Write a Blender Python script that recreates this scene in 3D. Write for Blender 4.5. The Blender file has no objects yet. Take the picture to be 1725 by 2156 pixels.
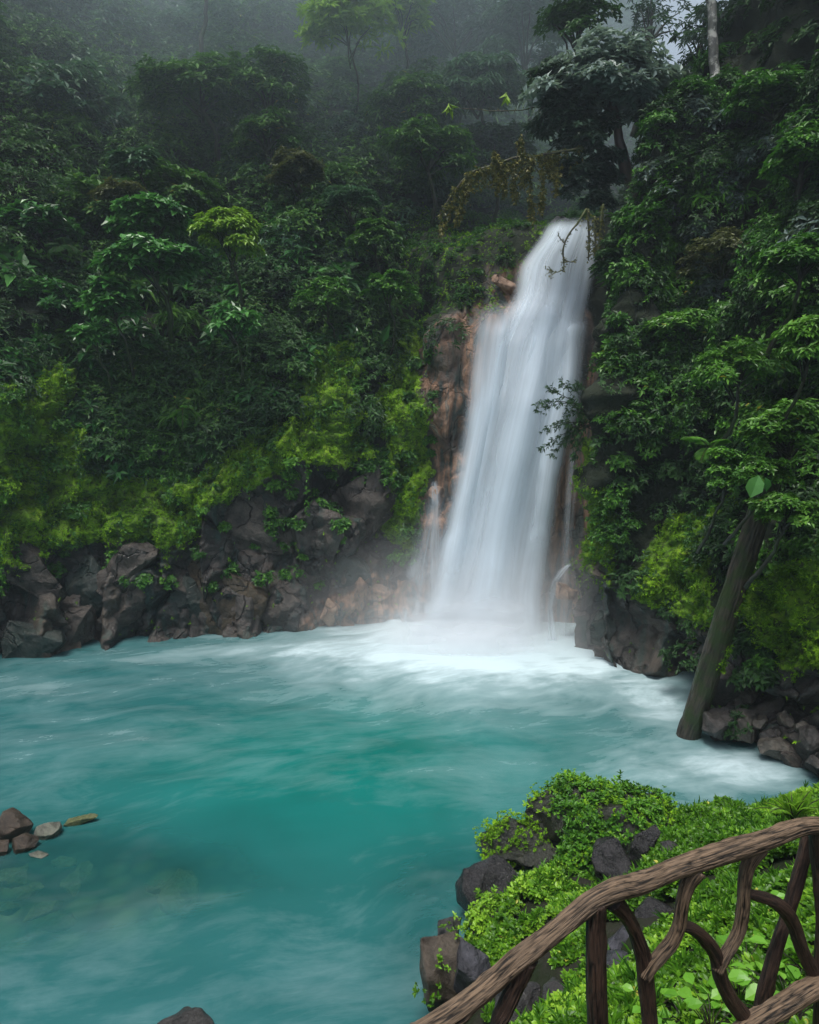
import bpy, bmesh, math, random
import numpy as np
from mathutils import Vector, noise as mnoise
R0 = np.random.default_rng(11)
random.seed(5)
scene = bpy.context.scene
HAZE, MIST, EXPO, DENS = .0010, .24, 1.08, 1.0
COL = scene.collection
# ------------------------------------------------------------------ camera
F = 1430.0; CX = 862.5; CY = 1078.0; PITCH = math.atan(178/1430); CAMZ = 8.0
cd = bpy.data.cameras.new('camera'); cam = bpy.data.objects.new('camera', cd); COL.objects.link(cam)
cam.location = (0, 0, CAMZ); cam.rotation_euler = (math.pi/2-PITCH, 0, 0)
cd.sensor_fit = 'VERTICAL'; cd.sensor_height = 36; cd.lens = 36*F/2156; cd.clip_end = 1000; cd.clip_start = .05
scene.camera = cam
ca, sa = math.cos(PITCH), math.sin(PITCH)
def ray(px, py):
    dx = (px-CX)/F; dy = -(py-CY)/F
    return np.array([dx, ca+dy*sa, -sa+dy*ca])
def P(px, py, Y):            # a point seen in that direction at distance Y ahead
    d = ray(px, py); return np.array([0, 0, CAMZ])+d*(Y/d[1])
def W(px, py, z=0.0):        # where that direction meets the height z
    d = ray(px, py); return np.array([0, 0, CAMZ])+d*((z-CAMZ)/d[2])
def proj(p):
    q = p-np.array([0, 0, CAMZ])
    dep = q[..., 1]*ca-q[..., 2]*sa; up = q[..., 1]*sa+q[..., 2]*ca
    dep = np.where(dep < .1, .1, dep)
    return CX+F*q[..., 0]/dep, CY-F*up/dep, dep
# ------------------------------------------------------------------ noise
def _h(ix, iy, iz, s):
    n = (ix.astype(np.int64)*374761393+iy.astype(np.int64)*668265263+iz.astype(np.int64)*2147483647+s*144665) & 0xffffffff
    n = ((n ^ (n >> 13))*1274126177) & 0xffffffff
    n = ((n ^ (n >> 16))*2246822519) & 0xffffffff
    return ((n ^ (n >> 15)) & 0xffff)/65535.0*2-1
def vnoise(p, s=0):
    i = np.floor(p).astype(np.int64); f = p-i; f = f*f*f*(f*(f*6-15)+10)
    r = 0
    for a in (0, 1):
        for b in (0, 1):
            for c in (0, 1):
                w = (f[..., 0] if a else 1-f[..., 0])*(f[..., 1] if b else 1-f[..., 1])*(f[..., 2] if c else 1-f[..., 2])
                r = r+w*_h(i[..., 0]+a, i[..., 1]+b, i[..., 2]+c, s)
    return r
def fbm(p, sc=1, o=4, s=0, g=.5):
    r = 0; a = 1; p = np.asarray(p)*sc
    for k in range(o):
        r = r+a*vnoise(p+k*17.3, s+k); a *= g; p = p*2.03
    return r
def nrm(v): return v/np.maximum(np.linalg.norm(v, axis=-1, keepdims=True), 1e-9)
def sstep(a, b, x):
    t = np.clip((x-a)/(b-a), 0, 1); return t*t*(3-2*t)
def inpoly(x, y, poly):
    r = np.zeros(x.shape, bool); n = len(poly)
    for i in range(n):
        x1, y1 = poly[i]; x2, y2 = poly[(i+1) % n]
        if y1 == y2: continue
        c = ((y1 > y) != (y2 > y)) & (x < (x2-x1)*(y-y1)/(y2-y1)+x1); r ^= c
    return r
# ------------------------------------------------------------------ objects
def mesh_obj(name, verts, faces, mat, parent=None, smooth=True, attrs=None, uv=None):
    """faces: array (M,k) or list of such arrays"""
    if not isinstance(faces, list): faces = [faces]
    me = bpy.data.meshes.new(name)
    verts = np.asarray(verts, dtype=np.float32).reshape(-1, 3)
    me.vertices.add(len(verts)); me.vertices.foreach_set('co', verts.ravel())
    li = np.concatenate([f.ravel() for f in faces]).astype(np.int32)
    tot = np.concatenate([np.full(len(f), f.shape[1]) for f in faces]).astype(np.int32)
    st = np.concatenate([[0], np.cumsum(tot)[:-1]]).astype(np.int32)
    me.loops.add(len(li)); me.loops.foreach_set('vertex_index', li)
    me.polygons.add(len(tot)); me.polygons.foreach_set('loop_start', st); me.polygons.foreach_set('loop_total', tot)
    me.polygons.foreach_set('use_smooth', np.full(len(tot), smooth))
    if attrs:
        for k, v in attrs.items():
            at = me.attributes.new(k, 'FLOAT', 'POINT'); at.data.foreach_set('value', np.asarray(v, dtype=np.float32))
    if uv is not None:
        ul = me.uv_layers.new(name='UVMap'); ul.data.foreach_set('uv', np.asarray(uv, dtype=np.float32)[li].ravel())
    me.update(calc_edges=True); me.materials.append(mat)
    o = bpy.data.objects.new(name, me); COL.objects.link(o)
    if parent: o.parent = parent
    return o
def tag(o, label=None, cat=None, group=None, kind=None):
    if label: o['label'] = label
    if cat: o['category'] = cat
    if group: o['group'] = group
    if kind: o['kind'] = kind
    return o
def empty(name, loc, label, cat, group=None):
    o = bpy.data.objects.new(name, None); COL.objects.link(o); o.location = [float(c) for c in loc]
    return tag(o, label, cat, group)
def gridfaces(nu, nv):
    i = np.arange(nu-1)[:, None]*nv+np.arange(nv-1)[None, :]; i = i.ravel()
    return np.stack([i, i+nv, i+nv+1, i+1], 1)
# ------------------------------------------------------------------ materials
def newmat(name):
    m = bpy.data.materials.new(name); m.use_nodes = True; nt = m.node_tree; nt.nodes.clear()
    out = nt.nodes.new('ShaderNodeOutputMaterial'); return m, nt, out
class N:
    def __init__(s, nt): s.nt = nt
    def new(s, t, **k):
        n = s.nt.nodes.new(t)
        for a, b in k.items(): setattr(n, a, b)
        return n
    def put(s, inp, v):
        if isinstance(v, bpy.types.NodeSocket): s.nt.links.new(v, inp)
        elif v is not None:
            if inp.type == 'RGBA' and len(v) == 3: v = (*v, 1)
            inp.default_value = v
    def math(s, op, a, b=None, c=None, clamp=False):
        n = s.new('ShaderNodeMath', operation=op, use_clamp=clamp)
        s.put(n.inputs[0], a)
        if b is not None: s.put(n.inputs[1], b)
        if c is not None: s.put(n.inputs[2], c)
        return n.outputs[0]
    def mix(s, f, a, b):
        n = s.new('ShaderNodeMix', data_type='RGBA'); s.put(n.inputs[0], f); s.put(n.inputs[6], a); s.put(n.inputs[7], b); return n.outputs[2]
    def attr(s, name): return s.new('ShaderNodeAttribute', attribute_name=name).outputs['Fac']
    def noise(s, sc, det=4, rough=.55, vec=None, dist=0):
        n = s.new('ShaderNodeTexNoise'); n.inputs['Scale'].default_value = sc; n.inputs['Detail'].default_value = det
        n.inputs['Roughness'].default_value = rough; n.inputs['Distortion'].default_value = dist
        if vec is not None: s.put(n.inputs['Vector'], vec)
        return n.outputs['Fac']
    def ramp(s, f, stops):
        n = s.new('ShaderNodeValToRGB'); s.put(n.inputs[0], f); e = n.color_ramp.elements
        while len(e) > 1: e.remove(e[0])
        e[0].position = stops[0][0]; c = stops[0][1]; e[0].color = (*c, 1) if hasattr(c, '__len__') else (c, c, c, 1)
        for p_, c in stops[1:]:
            x = e.new(p_); x.color = (*c, 1) if hasattr(c, '__len__') else (c, c, c, 1)
        return n.outputs[0]
    def pos(s): return s.new('ShaderNodeNewGeometry').outputs['Position']
    def vmul(s, v, k):
        n = s.new('ShaderNodeVectorMath', operation='MULTIPLY'); s.put(n.inputs[0], v); n.inputs[1].default_value = k; return n.outputs[0]
    def bump(s, h, st=.5, d=.05):
        n = s.new('ShaderNodeBump'); n.inputs['Strength'].default_value = st; n.inputs['Distance'].default_value = d; s.put(n.inputs['Height'], h); return n.outputs[0]
    def bsdf(s, col, rough=.5, spec=.5, normal=None):
        n = s.new('ShaderNodeBsdfPrincipled'); s.put(n.inputs['Base Color'], col); s.put(n.inputs['Roughness'], rough)
        n.inputs['Specular IOR Level'].default_value = spec
        if normal is not None: s.put(n.inputs['Normal'], normal)
        return n.outputs[0]
def leafmat(name, dark, mid, light, rough=.46, trans=.25, yellow=None):
    m, nt, out = newmat(name); n = N(nt)
    t = n.attr('tint')
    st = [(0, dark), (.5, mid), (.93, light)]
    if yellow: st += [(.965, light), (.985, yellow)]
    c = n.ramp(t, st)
    a = n.bsdf(c, rough, .35)
    tr = n.new('ShaderNodeBsdfTranslucent'); n.put(tr.inputs[0], n.mix(.5, c, (mid[0]*1.6, mid[1]*1.6, mid[2]*.6)))
    mx = n.new('ShaderNodeMixShader'); mx.inputs[0].default_value = trans
    nt.links.new(a, mx.inputs[1]); nt.links.new(tr.outputs[0], mx.inputs[2]); nt.links.new(mx.outputs[0], out.inputs[0])
    return m
LM = {
 'forest': leafmat('forest_leaves', (.012, .042, .01), (.038, .115, .02), (.1, .23, .035), .52, yellow=(.3, .3, .04)),
 'blue':   leafmat('bluish_leaves', (.018, .055, .03), (.045, .115, .06), (.11, .22, .11), .45),
 'lime':   leafmat('lime_leaves', (.06, .14, .012), (.15, .3, .022), (.27, .44, .05)),
 'broad':  leafmat('broad_leaves', (.015, .07, .015), (.04, .15, .03), (.11, .3, .07), .28),
 'bright': leafmat('fresh_leaves', (.03, .1, .012), (.07, .2, .022), (.15, .33, .045), .36, yellow=(.4, .36, .03)),
 'dark':   leafmat('dark_leaves', (.008, .03, .008), (.022, .068, .016), (.055, .14, .032), .55),
 'olive':  leafmat('olive_leaves', (.04, .05, .02), (.08, .1, .035), (.15, .17, .06)),
 'pale':   leafmat('pale_leaves', (.05, .085, .075), (.12, .18, .16), (.25, .33, .3), .35),
 'creeper': leafmat('creeper_leaves', (.01, .05, .006), (.035, .13, .012), (.11, .29, .025), .5),
 'cover':  leafmat('ground_cover_leaves', (.04, .12, .006), (.12, .29, .014), (.27, .48, .035), .4, yellow=(.5, .5, .08)),
 'boulder': leafmat('boulder_plant_leaves', (.02, .08, .006), (.06, .19, .012), (.15, .36, .025), .45),
 'big':    leafmat('large_ground_leaves', (.08, .24, .02), (.15, .38, .035), (.26, .52, .07), .36, .35),
 'greyleaf': leafmat('grey_green_leaves', (.015, .04, .022), (.045, .085, .055), (.13, .19, .15), .33),
 'epiphyte': leafmat('hanging_moss_leaves', (.02, .035, .008), (.07, .085, .012), (.2, .18, .03)),
 'moss':   leafmat('moss_tufts', (.04, .11, .003), (.13, .29, .006), (.28, .5, .012), .85, .25),
}
def terrain_mat():
    m, nt, out = newmat('cliff_rock'); n = N(nt); p = n.pos()
    n1 = n.noise(.35, 5, .6, p); n2 = n.noise(2.2, 6, .65, p); n3 = n.noise(14, 5, .7, p)
    rock = n.ramp(n1, [(.32, (.014, .026, .022)), (.44, (.036, .031, .027)), (.56, (.09, .075, .064)), (.68, (.07, .052, .032))])
    rock = n.mix(n.math('MULTIPLY', n.ramp(n2, [(.4, 0), (.62, 1)]), .6), rock, (.02, .02, .018))
    rock = n.mix(n.ramp(n.noise(7, 6, .75, p), [(.54, 0), (.7, .7)]), rock, (.13, .11, .095))
    wv = n.new('ShaderNodeVectorMath', operation='ADD'); nz = n.new('ShaderNodeTexNoise'); nz.inputs['Scale'].default_value = 1.1; nz.inputs['Detail'].default_value = 4
    nt.links.new(p, nz.inputs['Vector']); nt.links.new(p, wv.inputs[0]); nt.links.new(nz.outputs['Color'], wv.inputs[1])
    vo = n.new('ShaderNodeTexVoronoi', feature='DISTANCE_TO_EDGE'); vo.inputs['Scale'].default_value = .9; nt.links.new(n.vmul(wv.outputs[0], (1, 1, .6)), vo.inputs['Vector'])
    ck = n.math('MAXIMUM', n.ramp(vo.outputs['Distance'], [(0, 0), (.035, 1)]), n.ramp(n1, [(.5, 0), (.58, 1)])); rock = n.mix(ck, (.006, .006, .006), rock)
    # wet teal-green streaks running down
    sv = n.vmul(p, (1.6, 1.6, .25)); s1 = n.noise(1.0, 4, .6, sv, .6)
    rock = n.mix(n.math('MULTIPLY', n.ramp(s1, [(.52, 0), (.66, 1)]), .65), rock, (.018, .055, .046))
    ora = n.ramp(n.noise(1.3, 6, .65, sv, .4), [(.3, (.03, .055, .05)), (.42, (.06, .065, .055)), (.5, (.2, .11, .065)), (.58, (.36, .21, .13)), (.63, (.11, .1, .085)), (.72, (.5, .38, .28))])
    base = n.mix(n.attr('orange'), rock, ora)
    soil = n.mix(n2, (.004, .008, .003), (.018, .028, .009))
    base = n.mix(n.attr('soil'), base, soil)
    mo = n.attr('moss')
    mm = n.math('ADD', mo, n.math('MULTIPLY', n.math('SUBTRACT', n2, .54), 2.4))
    mm = n.ramp(mm, [(.42, 0), (.58, 1)])
    mcol = n.ramp(n.noise(.8, 6, .7, p), [(.3, (.04, .1, .004)), (.5, (.12, .25, .006)), (.68, (.25, .42, .01))])
    mcol = n.mix(n.ramp(n.noise(5, 6, .75, p), [(.4, .85), (.53, 0)]), mcol, (.016, .03, .005))
    base = n.mix(mm, base, mcol)
    rough = n.mix(n.math('MAXIMUM', mm, n.attr('soil')), n.ramp(n3, [(.3, .3), (.7, .62)]), (.95, .95, .95))
    h = n.math('ADD', n.math('ADD', n.math('MULTIPLY', n2, .8), n.math('MULTIPLY', n3, .3)), n.math('MULTIPLY', ck, .35))
    nt.links.new(n.bsdf(base, rough, .5, n.bump(h, .9, .2)), out.inputs[0]); return m
def rock_mat(name, a, b, moss=0.0, sc=1.0, crack=None, lichen=0.0, orange=0.0, rough=.32, mosscol=(.07, .12, .008), licol=(.42, .38, .29)):
    m, nt, out = newmat(name); n = N(nt)
    tc = n.new('ShaderNodeTexCoord').outputs['Object']; g = n.new('ShaderNodeNewGeometry')
    n2 = n.noise(3*sc, 7, .7, tc, .3); n3 = n.noise(16*sc, 6, .75, tc); n1 = n.noise(1.3*sc, 4, .6, tc)
    c = n.mix(n.ramp(n2, [(.38, 0), (.6, 1)]), a, b)
    c = n.mix(n.ramp(n3, [(.54, 0), (.72, .6)]), c, (b[0]*1.7, b[1]*1.7, b[2]*1.65))
    wv = n.new('ShaderNodeVectorMath', operation='ADD'); nz = n.new('ShaderNodeTexNoise'); nz.inputs['Scale'].default_value = 2*sc; nz.inputs['Detail'].default_value = 4
    nt.links.new(tc, nz.inputs['Vector']); nt.links.new(tc, wv.inputs[0]); sc_ = n.new('ShaderNodeVectorMath', operation='SCALE'); nt.links.new(nz.outputs['Color'], sc_.inputs[0]); sc_.inputs['Scale'].default_value = .6/sc; nt.links.new(sc_.outputs[0], wv.inputs[1])
    vo = n.new('ShaderNodeTexVoronoi', feature='DISTANCE_TO_EDGE'); vo.inputs['Scale'].default_value = 1.5*sc; nt.links.new(wv.outputs[0], vo.inputs['Vector'])
    ck = n.math('MAXIMUM', n.ramp(vo.outputs['Distance'], [(0, 0), (.03, 1)]), n.ramp(n1, [(.46 if sc < 1 else .3, 0), (.54 if sc < 1 else .4, 1)])); c = n.mix(ck, (a[0]*.35, a[1]*.35, a[2]*.35), c)
    if orange: c = n.mix(n.math('MULTIPLY', n.ramp(n1, [(.5, 0), (.62, 1)]), orange), c, (.25, .13, .06))
    if lichen: c = n.mix(n.ramp(n.math('ADD', n.noise(2.4, 7, .7, tc), lichen*.15), [(.6, 0), (.64, 1)]), c, licol)
    if moss:
        sep = n.new('ShaderNodeSeparateXYZ'); nt.links.new(g.outputs['Normal'], sep.inputs[0])
        f = n.math('ADD', n.math('MULTIPLY', sep.outputs[2], .5), n.math('ADD', n.math('MULTIPLY', n2, .9), moss-1.0))
        f = n.ramp(f, [(.36, 0), (.46, 1)])
        c = n.mix(f, c, n.mix(n3, (mosscol[0]*.5, mosscol[1]*.5, mosscol[2]*.5), (mosscol[0]*1.6, mosscol[1]*1.6, mosscol[2]*1.6)))
        rr = n.mix(f, (rough, rough, rough), (.9, .9, .9))
    else: rr = n.ramp(n3, [(.3, rough*.7), (.7, rough*1.5)])
    h = n.math('ADD', n.math('ADD', n.math('MULTIPLY', n2, .8), n.math('MULTIPLY', n3, .45)), n.math('MULTIPLY', ck, .5))
    nt.links.new(n.bsdf(c, rr, .5, n.bump(h, .9, .09/sc)), out.inputs[0]); return m
def bark_mat(name, a, b, c, st=.8, moss=None, lichen=None):
    m, nt, out = newmat(name); n = N(nt)
    gr = n.attr('groove'); tc = n.new('ShaderNodeTexCoord').outputs['Object']
    uv = n.new('ShaderNodeUVMap').outputs[0]
    n1 = n.noise(5, 5, .65, tc); n3 = n.noise(1, 5, .65, n.vmul(uv, (34, 7, 1)))
    col = n.mix(n.ramp(n.math('ADD', n.math('MULTIPLY', gr, .75), n.math('MULTIPLY', n3, .5)), [(.35, 0), (.9, 1)]), a, b)
    col = n.mix(n.math('MULTIPLY', n.ramp(n1, [(.5, 0), (.7, 1)]), .55), col, c)
    if lichen: col = n.mix(n.ramp(n.noise(3, 6, .7, tc), [(.5, 0), (.58, 1)]), col, lichen)
    if moss: col = n.mix(n.ramp(n.noise(1.4, 6, .7, tc), [(.46, 0), (.58, .9)]), col, moss)
    nt.links.new(n.bsdf(col, n.ramp(n1, [(.3, .35), (.7, .62)]), .45, n.bump(n3, st, .012)), out.inputs[0]); return m
M_TERR = terrain_mat()
M_ROCK = rock_mat('wet_dark_rock', (.014, .014, .015), (.06, .055, .055))
M_CLIFFROCK = rock_mat('purple_grey_rock', (.018, .015, .013), (.08, .066, .054), moss=.08, sc=.55)
M_CLIFFROCKG = rock_mat('green_wet_rock', (.01, .028, .022), (.045, .05, .042), moss=.14, sc=.55)
M_TANROCK = rock_mat('orange_mineral_rock', (.15, .085, .05), (.34, .22, .15), rough=.45, sc=.7)
M_BARK = bark_mat('ridged_bark', (.009, .006, .003), (.235, .16, .1), (.17, .12, .08))
M_BARKD = bark_mat('dark_wet_bark', (.01, .007, .006), (.085, .05, .034), (.05, .03, .02))
M_TRUNK = bark_mat('forest_bark', (.015, .012, .01), (.07, .06, .048), (.04, .05, .02), moss=(.03, .05, .008))
M_TRUNKPALE = bark_mat('lichen_bark', (.05, .05, .045), (.16, .16, .14), (.1, .1, .08), lichen=(.4, .4, .36))
M_TRUNKLOG = bark_mat('mossy_log_bark', (.009, .007, .005), (.075, .058, .042), (.05, .04, .026), moss=(.022, .04, .006))
M_MOSSBRANCH = bark_mat('mossy_branch_bark', (.015, .012, .008), (.06, .05, .02), (.05, .05, .012), moss=(.07, .09, .012))
# ------------------------------------------------------------------ leaves
def leaf_arrays(p, d, nn, L, wr, tint, near=False):
    """p base, d axis, nn up-ish; returns verts, faces, tint"""
    k = len(p); d = nrm(d); side = nrm(np.cross(d, nn)); up = np.cross(side, d)
    if near: T = [(0, 0, 0), (.3, .8, .1), (.65, .9, .08), (1, 0, -.08), (.65, -.9, .08), (.3, -.8, .1), (.48, 0, .0)]; FC = [(0, 1, 6), (1, 2, 6), (2, 3, 6), (3, 4, 6), (4, 5, 6), (5, 0, 6)]
    else: T = [(0, 0, 0), (.45, 1, .1), (1, 0, -.1), (.45, -1, .1)]; FC = [(0, 1, 2), (0, 2, 3)]
    L = np.broadcast_to(L, (k,))[:, None]
    vs = np.stack([p+d*(t[0]*L)+side*(t[1]*wr*.5*L)+up*(t[2]*L) for t in T], 1)
    fs = (np.arange(k)*len(T))[:, None, None]+np.array(FC)[None]
    return vs.reshape(-1, 3), fs.reshape(-1, 3), np.repeat(tint, len(T))
def rosettes(tips, ax, n, L, wr=.45, spread=(.9, 1.5), droop=.25, rng=R0, tint=None, near=False, jit=.25):
    k = len(tips); ax = nrm(ax)
    e1 = nrm(np.cross(ax, np.where(np.abs(ax[:, 2:3]) < .9, [[0, 0, 1.]], [[1., 0, 0]]))); e2 = np.cross(ax, e1)
    phi = (np.arange(n)[None, :]*2.399+rng.random((k, 1))*6.28+rng.normal(0, .25, (k, n)))
    th = rng.uniform(spread[0], spread[1], (k, n))
    d = ax[:, None]*np.cos(th)[..., None]+(e1[:, None]*np.cos(phi)[..., None]+e2[:, None]*np.sin(phi)[..., None])*np.sin(th)[..., None]
    d[..., 2] -= droop; d = nrm(d)
    up = ax[:, None]+np.array([0, 0, .5])+rng.normal(0, jit, (k, n, 3))
    LL = np.broadcast_to(np.asarray(L), (k,))[:, None]*rng.uniform(.6, 1.2, (k, n))*(1 if near else 1.2)
    pos = tips[:, None]+ax[:, None]*(rng.uniform(-.4, .1, (k, n))*LL)[..., None]
    if tint is None: tint = np.full(k, .5)
    tt = np.clip(tint[:, None]+rng.normal(0, .2, (k, n)), 0, .95)
    tt = np.where(rng.random((k, n)) < .004, 1.0, tt)
    return leaf_arrays(pos.reshape(-1, 3), d.reshape(-1, 3), up.reshape(-1, 3), LL.ravel(), wr, tt.ravel(), near)
def join(parts):
    vs, fs, ts = [], [], []; o = 0
    for v, f, t in parts: vs.append(v); fs.append(f+o); ts.append(t); o += len(v)
    return np.concatenate(vs), np.concatenate(fs), np.concatenate(ts)
def leaf_obj(name, parts, mat, parent=None):
    v, f, t = join(parts); return mesh_obj(name, v, f, mat, parent, smooth=False, attrs={'tint': t})
# ------------------------------------------------------------------ tubes
def tube_arrays(path, rad, nseg=10, step=.1, ridge=0.0, seed=0, wob=0.0, nr=14, kink=0.0):
    path = np.array(path, float); rad = np.array(rad, float)
    if len(path) == 2: path = np.array([path[0], (path[0]+path[1])/2, path[1]]); rad = np.array([rad[0], (rad[0]+rad[1])/2, rad[1]])
    pp = np.vstack([2*path[0]-path[1], path, 2*path[-1]-path[-2]])
    ps, rs = [], []
    for i in range(len(path)-1):
        m = max(2, int(np.linalg.norm(path[i+1]-path[i])/step))
        t = np.linspace(0, 1, m, endpoint=False)[:, None]; a, b, c, d = pp[i], pp[i+1], pp[i+2], pp[i+3]
        ps.append(.5*((2*b)+(-a+c)*t+(2*a-5*b+4*c-d)*t*t+(-a+3*b-3*c+d)*t**3)); rs.append(rad[i]+(rad[i+1]-rad[i])*t[:, 0])
    ps = np.vstack(ps+[path[-1:]]); rs = np.concatenate(rs+[rad[-1:]])
    if wob: ps = ps+np.stack([vnoise(ps*2.5, seed+k) for k in range(3)], 1)*wob
    tg = nrm(np.gradient(ps, axis=0)); u = np.cross(tg[0], [0.3, .2, 1]); u /= np.linalg.norm(u); us = []
    for t in tg:
        u = u-t*np.dot(u, t); u /= np.linalg.norm(u); us.append(u.copy())
    us = np.array(us); vs = np.cross(tg, us); m = len(ps)
    s = np.concatenate([[0], np.cumsum(np.linalg.norm(np.diff(ps, axis=0), axis=1))])
    ang = np.linspace(0, 2*math.pi, nseg, endpoint=False)
    A, S = np.meshgrid(ang, s); g = np.zeros_like(A); rr = np.repeat(rs[:, None]*(.93 if nseg > 90 else 1), nseg, 1)
    if ridge:
        mr = rs.mean(); q = np.stack([np.cos(A)*nr/6.28, np.sin(A)*nr/6.28, S/mr*.3], -1)
        q = q+.35*np.stack([vnoise(q*.6, 5), vnoise(q*.6, 6), vnoise(q*.6, 7)], -1)
        v1 = vnoise(q, seed+3); v2 = vnoise(q*2.3+5, seed+9); v3 = vnoise(q*4.5+9, seed+11)
        g = 1-np.clip(np.abs(v1)*3.2, 0, 1); g2 = 1-np.clip(np.abs(v2)*3, 0, 1); g = -g*.55-g2*.45+.2*v3
        rr = rr*(1+ridge*g+ridge*(.25 if nr > 30 else 1.2)*vnoise(np.stack([np.cos(A), np.sin(A), S/mr*.25], -1)+seed, 3))
        if nseg > 90:
            kr = np.random.default_rng(seed+100)
            for _ in range(int(s[-1]/.28)+1):
                ks, ka, kw_ = kr.uniform(0, s[-1]), kr.uniform(0, 6.28), kr.uniform(.3, .55)*mr
                da = np.abs((A-ka+np.pi) % (2*np.pi)-np.pi)*mr; d2 = (da**2+(S-ks)**2*.5)/kw_**2
                rr = rr*(1+.2*np.exp(-d2)-.16*np.exp(-d2*9)); g = g-.7*np.exp(-d2*9)
        g = np.clip(.75+g, 0, 1)
    v = ps[:, None]+us[:, None]*(np.cos(A)*rr)[..., None]+vs[:, None]*(np.sin(A)*rr)[..., None]
    i = np.arange(m-1)[:, None]*nseg; j = np.arange(nseg)[None]; j2 = (j+1) % nseg
    f = np.stack([i+j, i+j2, i+nseg+j2, i+nseg+j], -1).reshape(-1, 4)
    v = v.reshape(-1, 3); c0 = len(v); v = np.vstack([v, ps[:1], ps[-1:]])
    j = np.arange(nseg); j2 = (j+1) % nseg
    cap = np.vstack([np.stack([np.full(nseg, c0), j2, j], 1), np.stack([np.full(nseg, c0+1), (m-1)*nseg+j, (m-1)*nseg+j2], 1)])
    gg = np.concatenate([g.ravel(), [.3, .3]])
    uv = np.stack([np.abs(A/math.pi-1).ravel(), S.ravel()], 1); uv = np.vstack([uv, [[0, 0], [0, 0]]])
    return v, f, cap, gg, uv
def tubes_obj(name, tubes, mat, parent=None):
    V, Q, T, G, U = [], [], [], [], []; o = 0
    for t in tubes:
        v, f, c, g, u = t; V.append(v); Q.append(f+o); T.append(c+o); G.append(g); U.append(u); o += len(v)
    return mesh_obj(name, np.vstack(V), [np.vstack(Q), np.vstack(T)], mat, parent, attrs={'groove': np.concatenate(G)}, uv=np.vstack(U))

# ------------------------------------------------------------------ CLIFF AND HILLSIDE
S_ = [(-.4, -2.5), (0, 0), (.4, 2.5), (.9, 5), (1.8, 8), (4, 12), (8, 17.5), (13, 24), (21, 34), (33, 48)]
AL = [(-.4, -2.5), (0, 0), (.2, 3), (.4, 6.5), (.6, 9.5), (1.2, 12.3), (4.5, 16), (13, 20), (22, 31), (33, 48)]
AM = [(-.4, -2.5), (0, 0), (.1, 4), (.2, 8), (.5, 12.4), (2, 13.2), (4, 16.9), (13, 17.8), (26, 28), (36, 44)]
AR = [(-.4, -2.5), (0, 0), (.1, 4), (.2, 8), (.5, 12.4), (2, 13.6), (4, 16.9), (13, 17.8), (26, 19), (36, 20)]
RC = [(-.2, -2.5), (0, 0), (.2, 3), (.4, 6), (.6, 9), (1.0, 12.5), (1.8, 16), (3.2, 18.5), (9, 19), (20, 19)]
RR = [(-.3, -2.5), (0, 0), (.4, 3), (.9, 6), (1.5, 9), (2.6, 13), (4.5, 17), (8, 19), (14, 20), (22, 20)]
RH = [(-.3, -2.5), (0, 0), (.4, 3), (.9, 6), (1.5, 9), (2.6, 13), (4.5, 18.5), (8, 25), (14, 33), (22, 42)]
def wz(px, py): q = W(px, py); return (q[0], q[1])
cols = [((-34, -6), (-1, 0), S_), ((-27, 8), (-1, .25), S_), ((-20, 18.5), (-.7, .7), S_), (wz(0, 1392), (-.35, .93), S_),
        (wz(170, 1355), (-.2, .98), S_), (wz(430, 1338), (-.1, 1), S_), (wz(700, 1330), (-.03, 1), S_), ((-.6, 27.2), (0, 1), S_),
        ((1.6, 27.3), (0, 1), AL), ((3.2, 27.2), (.25, .97), AM), ((5.0, 27.2), (.36, .93), AM), ((6.9, 27.0), (.42, .9), AR), ((7.4, 25.4), (1, .3), RC),
        (wz(1236, 1405), (.85, .5), RC), (wz(1330, 1425), (.5, .86), RR), (wz(1470, 1450), (.6, .8), RH), (wz(1530, 1530), (.9, .42), RH),
        (wz(1640, 1590), (.9, .42), RH), (wz(1725, 1630), (.9, .35), RH), ((14, 12), (.9, .4), RH), ((19, 5), (1, .2), RH), ((22, -6), (1, 0), RH)]
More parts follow.
